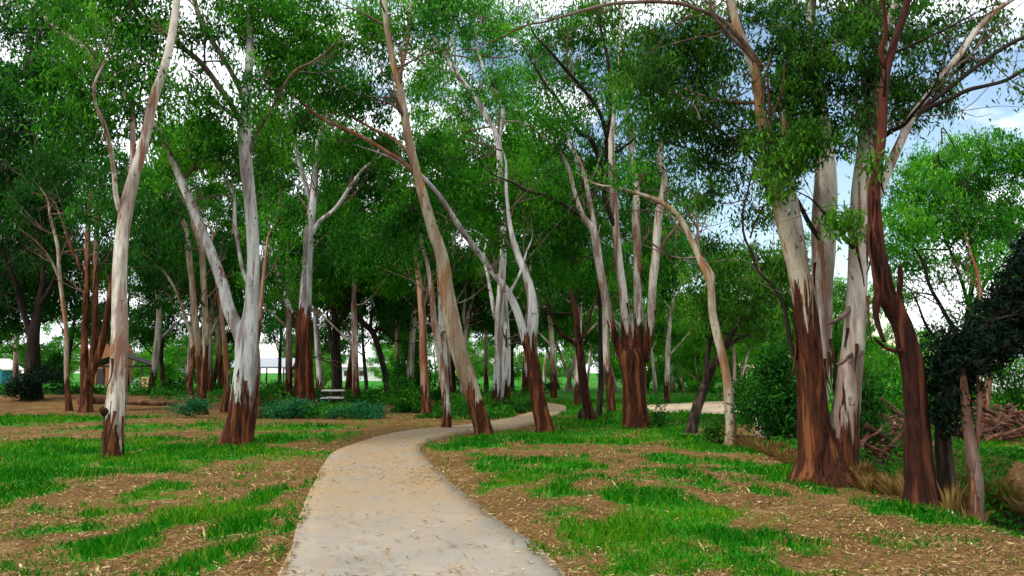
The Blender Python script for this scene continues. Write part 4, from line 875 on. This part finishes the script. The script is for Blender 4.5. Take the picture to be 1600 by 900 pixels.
for px, Y, s in [(-60, 50, 1), (30, 58, 1.1), (300, 45, 1), (350, 58, 1.1), (505, 56, 1.1), (545, 47, .9), (625, 52, 1), (690, 55, 1.1), (760, 62, 1), (820, 52, 1.1), (865, 48, 1), (990, 48, 1), (1050, 60, .9), (1235, 52, .85), (1660, 46, .9)]:
    plant('tall', px, Y, s * R.uniform(.9, 1.08))
for px, Y, s, v in [(330, 40, .95, 3), (455, 42, .95, 0), (560, 38, .9, 3), (640, 44, 1, 0), (705, 40, .95, 3), (840, 42, .95, 3), (900, 38, .8, 0), (1040, 40, .75, 3), (240, 42, 1, 3), (980, 46, .95, 0)]:
    plant('tall', px, Y, s, v)
for px, Y, s in [(-10, 44, 1), (105, 62, 1.1), (205, 66, 1.15), (262, 56, 1.0), (335, 60, 1.1), (440, 74, 1.1), (500, 62, 1), (575, 70, 1.1), (655, 60, 1.1), (710, 52, 1), (800, 64, 1.1), (840, 58, 1), (1300, 54, .8), (1640, 38, .8)]:
    plant('dark', px, Y, s * R.uniform(.9, 1.1))
for px, Y, s in [(60, 120, .9), (255, 105, .8), (310, 115, 1), (365, 105, .8), (470, 125, 1), (510, 95, .6), (600, 125, .8), (20, 125, .9), (110, 125, 1), (210, 125, 1), (290, 92, .9), (345, 120, 1.1), (385, 140, .7), (490, 112, .9), (530, 150, .8), (620, 98, .8), (680, 88, .8), (740, 105, 1), (800, 90, .9), (960, 80, .9), (1010, 72, .9), (1060, 64, .9), (1110, 78, 1), (1160, 66, .9), (1210, 58, .9), (1260, 70, 1), (1320, 60, .9), (1370, 76, .9), (1430, 84, .7), (1490, 78, .6), (1560, 66, .8), (1620, 72, .9), (1090, 52, .6), (1040, 100, 1.1), (870, 110, 1)]:
    plant('light', px, Y, s * R.uniform(.9, 1.1))
for px, Y, s in [(862, 66, 1), (872, 72, 1), (884, 64, .95), (893, 70, 1), (902, 62, .9), (915, 75, 1), (850, 80, 1), (940, 68, 1), (963, 62, .95), (975, 72, 1), (1003, 66, .9), (1022, 58, .8), (800, 70, 1), (1068, 62, .85), (633, 72, .9), (655, 66, .9)]:
    plant('white', px, Y, s * R.uniform(.9, 1.1))
for px in range(-500, 2100, 70):
    tt = plant('light', px + R.uniform(-25, 25), R.uniform(165, 220), R.uniform(.8, 1.25)) if not (395 < px < 460 or 530 < px < 605 or 1420 < px < 1520) else None

# ------------------------------------------------------------------ shrubs and tussocks
def shrub(name, label, px, Y, wpx, hpx, lm, leaf=0.09, lai=2.0, tint=0.45, cat='shrub', group=None, ncl=7, z0=None, droop=0.2, aspect=0.4):
    x = (px - 800) / F * Y; base = np.array([x, Y, float(gz(x, Y))])
    w, h = wpx * Y / F, hpx * Y / F
    root = thing(name, label, cat, base, 0, group); cl = []
    for k in range(ncl):
        u = R.uniform(-1, 1); hh = R.uniform(0.25, 0.85) * (1 - 0.45 * u * u)
        cl.append((base + np.array([u * w * .36, R.uniform(-.3, .3) * w, hh * h]), np.array([w * .24, w * .22, h * .22]), 1, R.normal(0, .08)))
    me = crown_mesh('foliage', cl, leaf, lm, DARK, base, np.array([base + np.array([0, 0, .05])]), lai, tint, leaf * 2.2, aspect=aspect, droop=droop, twig_r=0.012, sub=2)
    NLEAF[0] += len(me.polygons); obj('foliage', me, root); return root
shrub('shrub', 'black leafy bush under the big dark tree at the left edge', 60, 33.5, 70, 58, LEAF_VN, .13, 2.2)
shrub('shrub', 'dark round bush against the trunk of the thin curved tan gum', 1118, 17.2, 42, 42, LEAF_OL, .07)
shrub('shrub', 'large dark green thicket left of the massive red based gum', 1212, 16.5, 92, 165, LEAF_DK, .11, 2.4, .45, ncl=14)
shrub('shrub', 'light green thicket rising behind the thin curved tan gum', 1185, 24, 80, 110, LEAF, .13, 2.0, .5, ncl=10)
shrub('shrub', 'small dark bush growing at the right foot of the dark stump with white poles', 1026, 22.5, 26, 42, LEAF_DK, .09, 1.8)
shrub('shrub', 'tiny dark sapling at the right foot of the thin nearly black trunk', 947, 26, 9, 18, LEAF_DK, .08, 1.8, ncl=4)
shrub('shrub', 'leafy bush between the massive gum and the shaggy crooked gum', 1375, 13.2, 62, 84, LEAF, .085, 1.8, .32, ncl=10)
shrub('shrub', 'dark bush by the log heap behind the massive gum', 1345, 16.5, 40, 130, LEAF_DK, .1, 2.2, ncl=9)
shrub('shrub', 'bushy plant at the foot of the vine covered leaning trunk', 1470, 12.3, 60, 60, LEAF_OL, .08, 1.5, ncl=7)
shrub('shrub', 'blue green low bush in front of the orange streaked gum', 470, 27.5, 110, 26, LEAF_BL, .10, 2.2, ncl=10)
shrub('shrub', 'blue green mound of foliage at the lawn edge below the white topped table', 560, 27, 90, 24, LEAF_BL, .10, 2.2, ncl=10)
shrub('shrub', 'green bush in the scrub left of the straight pinkish trunk', 628, 31, 60, 60, LEAF, .12, 2.0, .35, ncl=8)
shrub('shrub', 'blue green clump growing below the pair of slim cream stems', 300, 27, 60, 28, LEAF_BL, .10, 2.0, ncl=7)
shrub('shrub', 'rounded bush at the path edge between the leaning gum and the thin pale trunk', 728, 30, 44, 30, LEAF, .11, 2.0, ncl=6)
shrub('shrub', 'green clump left of the silvery twin trunk by the path', 752, 31.5, 40, 34, LEAF, .11, 2.0, ncl=6)
shrub('shrub', 'low hedge of foliage right of the silvery twin trunk by the path', 815, 31, 40, 22, LEAF_DK, .11, 2.2, ncl=6)
shrub('shrub', 'tall weeping green bush in front of the distant white wall', 640, 50, 74, 96, LEAF, .18, 1.8, .5, ncl=12, droop=.8)
shrub('shrub', 'bright green bush beside the shelter with the brown roof', 262, 70, 44, 48, LEAF_BR, .2, 2.0, ncl=7)
shrub('shrub', 'dark bush before the shelter with the brown roof', 148, 48, 30, 18, LEAF_DK, .16, 2.2, ncl=7)
shrub('shrub', 'dark scrub left of the clump of three rusty stems', 88, 36, 40, 90, LEAF_DK, .15, 1.6, ncl=8)
shrub('shrub', 'mid green scrub in front of the pale roofed shelter', 440, 45, 70, 28, LEAF, .16, 2.0, ncl=8)
for px, Y, w, h in [(30, 44, 90, 26), (130, 40, 80, 22), (225, 42, 90, 24), (280, 40, 60, 26), (345, 44, 60, 24), (395, 36, 50, 24), (500, 42, 60, 18), (560, 38, 70, 20), (600, 46, 80, 20), (690, 40, 60, 26), (720, 52, 50, 30), (850, 60, 50, 22)]:
    shrub('shrub', 'dull green knee high bush in the scrub behind the lawn', px, Y, w, h, LEAF_DK if R.uniform() < .45 else LEAF, .16, 1.8, .45, group='knee high bushes in the scrub', ncl=6)
for px, Y, w, h in [(1090, 62, 50, 30), (1210, 40, 60, 60), (1040, 70, 40, 26), (1420, 24, 60, 40), (1480, 26, 70, 50), (1570, 24, 70, 60), (1610, 20, 60, 40), (1400, 30, 50, 60), (1360, 30, 50, 70)]:
    shrub('shrub', 'bright green bush in the thicket beyond the creek and dirt track', px, Y, w, h, LEAF_BR if R.uniform() < .6 else LEAF, .15, 1.8, .42, group='green bushes beyond the creek', ncl=7)

def tussock(label, px, Y, wpx, hpx, group):
    x0 = (px - 800) / F * Y; base = np.array([x0, Y, float(gz(x0, Y)) - 0.02]); k = 260
    w, h = wpx * Y / F * 0.5, hpx * Y / F
    a = R.uniform(0, 6.28, k); r0 = R.uniform(0, .45, k) * w; out = R.uniform(.05, .9, k) * w; hh = h * R.uniform(.35, 1.15, k)
    B = np.stack([np.cos(a) * r0, np.sin(a) * r0, 0 * a], 1)
    d = np.stack([np.cos(a), np.sin(a), 0 * a], 1)
    wv = np.stack([-np.sin(a), np.cos(a), 0 * a], 1) * (0.0016 * Y / 8)
    M = B + d * (out * .45)[:, None] + np.array([0, 0, 1]) * (hh * .62)[:, None]
    E = B + d * out[:, None] + np.array([0, 0, 1]) * (hh * R.uniform(.7, 1.05, k))[:, None]
    V = np.stack([B - wv, B + wv, M + wv * .8, E, M - wv * .8], 1).reshape(-1, 3)
    q = np.arange(k)[:, None] * 5 + np.arange(5)[None, :]
    o = obj('grass_tussock', new_mesh('grass_tussock', V, quads=q, mat=STRAW, attrs={'tint': ('FACE', np.clip(R.normal(.6, .22, k), 0, 1))}), loc=base)
    return tag(o, label, 'grass tuft', group)
for px, Y, w, h in [(1325, 11.2, 60, 40), (1350, 10.6, 50, 34), (1385, 10.3, 60, 40), (1410, 9.9, 50, 46), (1470, 9.6, 50, 56), (1495, 9.5, 50, 50), (1505, 10.6, 50, 60), (1475, 11.5, 60, 50), (1560, 14.2, 80, 40), (1600, 13.6, 80, 40), (1530, 14.6, 70, 36), (1240, 13.4, 60, 24), (1215, 14.2, 60, 22), (1190, 15.4, 60, 22), (1165, 16.2, 50, 22), (1260, 12.8, 40, 26)]:
    tussock('dry golden grass tuft along the creek bank at the right', px, Y, w, h, 'dry grass tufts along the creek bank')

# ------------------------------------------------------------------ logs, stump, stones
m, n = mat('wood_weathered'); wn_ = noise(n, 5, 5, .65, (1, 1, .25))
finish(n, ramp(n, wn_, [(.36, (0.03, 0.011, 0.007)), (.54, (0.12, 0.045, 0.023)), (.72, (0.26, 0.14, 0.08))]), .9, wn_, .8, .02)
oi = node(n, 'ShaderNodeObjectInfo'); pb = [q for q in n.nodes if q.type == 'BSDF_PRINCIPLED'][0]; src = pb.inputs['Base Color'].links[0].from_socket
n.links.new(mixc(n, mth(n, 'MULTIPLY', oi.outputs['Random'], 0.8), src, (0.03, 0.015, 0.010)), pb.inputs['Base Color'])
WOOD = m
def log_proto(ln, r, bend):
    P = catmull(np.array([[-ln / 2, 0, 0], [-ln / 6, bend, bend * .4], [ln / 6, -bend * .5, bend * .2], [ln / 2, bend * .6, 0]]), ln / 9)
    V, Q, caps = tube(P, np.linspace(r, r * .55, len(P)), 8, .12, ln)
    F_ = [tuple(q) for q in Q.tolist()] + [tuple(q[:3]) for c in caps for q in c.tolist()]
    return new_mesh('fallen_branch', V, faces=F_, mat=WOOD, smooth=True)
LOGS = [log_proto(1.9, .075, .12), log_proto(1.5, .055, -.10), log_proto(2.4, .10, .08), log_proto(1.1, .045, .15)]
def heap(px0, px1, Y0, Y1, hmax, cnt, label, group):
    for k in range(cnt):
        Y = R.uniform(Y0, Y1); px = R.uniform(px0, px1); u = (px - px0) / (px1 - px0)
        x = (px - 800) / F * Y
        z = float(gz(x, Y)) + 0.06 + hmax * R.uniform(0, 1) ** 1.2 * math.sin(math.pi * min(max(u, .08), .92))
        o = obj('fallen_branch', LOGS[R.integers(0, 4)], loc=(x, Y, z), rot=(R.uniform(-.5, .5), R.normal(0, .32), R.normal(0, .9)))
        s = R.uniform(.3, .8); o.scale = (s, s, s); tag(o, label, 'branch', group)
heap(1330, 1412, 15.5, 18.5, .80, 60, 'rusty brown branch in the tangled heap right behind the massive gum', 'branches in the heap behind the massive gum')
heap(1462, 1640, 17.5, 20.5, .70, 110, 'brown branch in the long wood heap across the creek at the far right', 'branches in the heap across the creek')
heap(1385, 1400, 21, 23, .55, 12, 'brown branch in the small far heap beyond the shaggy crooked gum', 'branches in the small far heap')
def single(name, label, cat, loc, rot, proto, s):
    o = obj(name, LOGS[proto], loc=loc, rot=rot); o.scale = (s, s, s); return tag(o, label, cat)
g = gnd(1200, 697); single('fallen_log', 'mossy brown log lying on the bank beside the thin curved gum', 'log', (g[0], g[1], .08), (0, .05, -.15), 2, 1.0)
g = gnd(545, 652); single('fallen_log', 'pale broken branch lying by the blue green mound on the left', 'log', (g[0], g[1], .3), (0, .6, .5), 3, .7)
g = gnd(200, 646); single('fallen_log', 'long dead branch half buried on the leaf mould bank', 'log', (g[0], g[1], .42), (0, .04, .25), 2, 1.5)

def stump(label, px, py, Y, pts, bm, trans):
    return traced_tree('tree_stump', label, Y, [(pts, 0)], None, bm, LEAF, trans, cat='stump', lump=.18)
stump('bleached white stump standing on the bank right of the thin curved gum', 1186, 684, 19, [(1187, 684, 15), (1184, 668, 12), (1183, 655, 9), (1187, 645, 11), (1184, 636, 8), (1180, 628, 4)], PALE, -1)
stump('squat black stump at the foot of the dark red leaning trunk', 910, 655, 26, [(909, 655, 15), (910, 645, 13), (911, 640, 9)], DARK, 2)
stump('short grey brown stump on the bank by the massive gum', 1222, 702, 16.4, [(1222, 702, 17), (1222, 690, 15), (1221, 682, 10)], RUSTY, .1)
stump('small white post standing on the grass before the far wood heap', 1397, 668, 20, [(1397, 668, 6), (1397, 660, 6), (1397, 652, 5)], PALE, -1)

m, n = mat('stone_pale'); finish(n, ramp(n, noise(n, 8), [(.3, (.35, .33, .31)), (.7, (.62, .60, .57))]), .9)
STONE = m
def stone(label, px, Y, s, z=0.0):
    u = np.linspace(0, math.pi, 7); v = np.linspace(0, 2 * math.pi, 10, endpoint=False)
    V = [[math.sin(a) * math.cos(b) * (1 + .25 * R.normal(0, .5)), math.sin(a) * math.sin(b), .7 * math.cos(a)] for a in u for b in v]
    Fc = [(i * 10 + j, i * 10 + (j + 1) % 10, (i + 1) * 10 + (j + 1) % 10, (i + 1) * 10 + j) for i in range(6) for j in range(10)]
    x = (px - 800) / F * Y
    o = obj('stone', new_mesh('stone', np.array(V) * s, faces=Fc, mat=STONE, smooth=True), loc=(x, Y, float(gz(x, Y)) + s * .4 + z))
    tag(o, label, 'stone')
stone('pale stone lying on the dark creek bank at the far right', 1578, 9.6, .07)
stone('small pale stone at the foot of the shaggy crooked gum', 1467, 9.5, .055)
stone('pale stone on the lawn beside the path bend left of the thin trunk', 541, 31, .28)

# ------------------------------------------------------------------ buildings and furniture in the distance
def flat(name, col, rough=.8, metal=0, sc=8, var=.25):
    m, n = mat(name); z = noise(n, sc, 4, .6)
    finish(n, ramp(n, z, [(.3, tuple(c * (1 - var) for c in col)), (.7, col)]), rough, metal=metal); return m
def boxes(name, B, m, parent=None, loc=(0, 0, 0), rz=0):
    V, Fc = [], []
    for x0, x1, y0, y1, z0, z1 in B:
        o = len(V)
        V += [(x, y, z) for z in (z0, z1) for y in (y0, y1) for x in (x0, x1)]
        Fc += [tuple(o + i for i in f) for f in ((0, 2, 3, 1), (4, 5, 7, 6), (0, 1, 5, 4), (2, 6, 7, 3), (0, 4, 6, 2), (1, 3, 7, 5))]
    return obj(name, new_mesh(name, V, faces=Fc, mat=m), parent, loc, (0, 0, rz))
def gable(name, x0, x1, y0, y1, z0, z1, th, m, parent, along='x'):
    """two sloping roof slabs with real thickness; ridge along x or y"""
    if along == 'x':
        ym = (y0 + y1) / 2; prof = [(y0, z0), (ym, z1), (y1, z0), (y1, z0 - th), (ym, z1 - th), (y0, z0 - th)]
        V = [(x, a, b) for x in (x0, x1) for a, b in prof]
    else:
        xm = (x0 + x1) / 2; prof = [(x0, z0), (xm, z1), (x1, z0), (x1, z0 - th), (xm, z1 - th), (x0, z0 - th)]
        V = [(a, y, b) for y in (y1, y0) for a, b in prof]
    Fc = [(0, 1, 7, 6), (1, 2, 8, 7), (2, 3, 9, 8), (3, 4, 10, 9), (4, 5, 11, 10), (5, 0, 6, 11), (0, 5, 4, 1), (1, 4, 3, 2), (6, 7, 10, 11), (7, 8, 9, 10)]
    return obj(name, new_mesh(name, V, faces=Fc, mat=m), parent)
TIMBER = flat('timber_dark', (.05, .035, .03)); ROOFB = flat('roof_brown', (.016, .009, .007), 1.0); STEEL = flat('roof_pale_steel', (.36, .37, .42), .6)
WHITE = flat('wall_white', (.78, .77, .74)); TEAL = flat('wall_teal', (.02, .16, .20)); CREAM = flat('roof_cream', (.72, .70, .62)); TAN = flat('bin_tan', (.55, .36, .16))
m, n = mat('brick_orange'); bk = noise(n, 3, 5, .6, (1, 1, 2.5)); zz = node(n, 'ShaderNodeSeparateXYZ'); tcx = node(n, 'ShaderNodeTexCoord'); n.links.new(tcx.outputs['Object'], zz.inputs[0])
course = mrange(n, mth(n, 'FRACT', mth(n, 'MULTIPLY', zz.outputs['Z'], 6.0)), 0.86, 0.9, 0, .35)
finish(n, mixc(n, course, ramp(n, bk, [(.3, (.22, .075, .03)), (.7, (.34, .125, .05))]), (.30, .20, .13)), .9); BRICK = m
SLAB = flat('slab_concrete', (.45, .42, .38))

def shelter(label, pxc, Y, wpx, roof_mat, along, rise, posts, eave=2.35, rz=0.0, depth=4.2):
    x = (pxc - 800) / F * Y; t = thing('picnic_shelter', label, 'shelter', (x, Y, float(gz(x, Y))), rz)
    h = wpx * Y / F / 2
    for fx in posts:
        for yy in (-depth * .38, depth * .38):
            boxes('post', [(fx * h * .86 - .08, fx * h * .86 + .08, yy - .08, yy + .08, -.1, eave + .02)], TIMBER, t)
    gable('roof', -h, h, -depth / 2, depth / 2, eave, eave + rise, .14, roof_mat, t, along)
    boxes('beam', [(-h * .9, h * .9, -depth * .38 - .06, -depth * .38 + .06, eave - .22, eave - .02)], TIMBER, t)
    boxes('beam', [(-h * .9, h * .9, depth * .38 - .06, depth * .38 + .06, eave - .22, eave - .02)], TIMBER, t)
    boxes('slab', [(-h * .95, h * .95, -depth * .48, depth * .48, -.1, .06)], SLAB, t)
    return t
shelter('open picnic shelter with a dark brown gabled roof behind the slender left gum', 198, 86, 98, ROOFB, 'y', 1.25, (-.92, .78), 2.4, .12)
shelter('open picnic shelter with a pale steel roof behind the stout forked gum', 418, 100, 92, STEEL, 'x', 1.1, (-.9, -.1, .8), 2.35, 0.05)
def table(label, px, Y, w, h, top, leg, dp=.8, benches=True, z=0.0):
    x = (px - 800) / F * Y; t = thing('picnic_table', label, 'table', (x, Y, float(gz(x, Y))), .15)
    boxes('tabletop', [(-w / 2, w / 2, -dp / 2 + k * dp / 5, -dp / 2 + (k + .93) * dp / 5, h - .06, h) for k in range(5)], top, t)
    for s in (-1, 1): boxes('leg', [(s * w * .36 - .04, s * w * .36 + .04, -dp * .32, dp * .32, -.05, h - .062)], leg, t)
    if benches:
        for s in (-1, 1): boxes('bench_seat', [(-w / 2, w / 2, s * dp * .95 - .13, s * dp * .95 + .13, .40, .45)], top, t)
        for s in (-1, 1): boxes('bench_bracket', [(s * w * .36 - .03, s * w * .36 + .03, -dp * .95, dp * .95, .33, .398)], leg, t)
    return t
table('low white topped table half sunk in the scrub right of the orange streaked gum', 523, 37.5, 1.05, .80, WHITE, TIMBER, .7)
table('pale picnic table under the shelter with the brown roof', 205, 86, 2.6, .76, STEEL, TIMBER, .8)
x = (232.5 - 800) / F * 82
bn = thing('litter_bin', 'tan litter bin standing right of the shelter with the brown roof', 'bin', (x, 82, 0))
boxes('body', [(-.34, .34, -.34, .34, -.05, 1.0)], TAN, bn); boxes('lid', [(-.38, .38, -.38, .38, 1.003, 1.12)], TAN, bn); boxes('opening', [(-.2, .2, -.352, -.343, .72, .9)], TIMBER, bn)
x = (172 - 800) / F * 104
tw = thing('brick_building', 'orange brick building with a stepped gable behind the brown roofed shelter', 'building', (x, 104, 0), .1)
Vt = [(-2.4, -2, -.1), (2.4, -2, -.1), (2.4, -2, 4.6), (1.1, -2, 7.2), (-.6, -2, 7.2), (-2.4, -2, 3.2)]; Vt = Vt + [(a, 2, c) for a, b, c in Vt]
obj('wall', new_mesh('wall', Vt, faces=[(0, 1, 2, 3, 4, 5), (11, 10, 9, 8, 7, 6)] + [(i, i + 6, (i + 1) % 6 + 6, (i + 1) % 6) for i in range(6)], mat=BRICK), tw)
boxes('chimney', [(-2.0, -1.2, -.5, .5, 3.0, 6.6)], BRICK, tw)
boxes('door', [(-.6, .5, -2.04, -2.003, -.05, 2.1)], TIMBER, tw)
x = (2 - 800) / F * 100
sh = thing('garden_shed', 'small teal shed with a cream gabled roof at the left edge', 'shed', (x, 100, 0), -.1)
boxes('wall', [(-1.9, 1.9, -1.6, 1.6, -.1, 2.0)], TEAL, sh); gable('roof', -2.15, 2.15, -1.9, 1.9, 2.0, 3.4, .12, CREAM, sh, 'y')
obj('gable_end', new_mesh('gable_end', [(-1.9, -1.58, 1.9), (1.9, -1.58, 1.9), (0, -1.58, 3.1), (-1.9, -1.5, 1.9), (1.9, -1.5, 1.9), (0, -1.5, 3.1)], faces=[(0, 1, 2), (5, 4, 3), (0, 3, 4, 1), (1, 4, 5, 2), (2, 5, 3, 0)], mat=CREAM), sh)
boxes('door', [(-1.2, -.2, -1.64, -1.603, -.05, 1.85)], CREAM, sh)
def hall(label, px, Y, wm, h, roofm, wallm, rise=1.2):
    x = (px - 800) / F * Y; t = thing('house', label, 'house', (x, Y, 0), .03)
    boxes('wall', [(-wm / 2, wm / 2, -3, 3, -.1, h)], wallm, t); gable('roof', -wm / 2 - .3, wm / 2 + .3, -3.4, 3.4, h + .1, h + rise, .16, roofm, t, 'x')
    for k in range(3):
        xx = -wm * .32 + k * wm * .3
        f = boxes('window', [(xx - .55, xx + .55, -3.05, -3.003, .9, 2.0)], STEEL, t); boxes('pane', [(xx - .45, xx + .45, -3.07, -3.053, 1.0, 1.9)], TIMBER, f)
    return t
hall('long low white house far beyond the thin black leaning trunk', 572, 150, 9.5, 2.6, WHITE, WHITE)
hall('white house with a blue grey roof far behind the straight pinkish trunk', 648, 130, 5.0, 2.4, STEEL, WHITE)
hall('pale roofed house glimpsed beyond the trees at the far right edge', 1592, 60, 4.0, 2.6, STEEL, WHITE)
print('leaf faces', NLEAF[0])
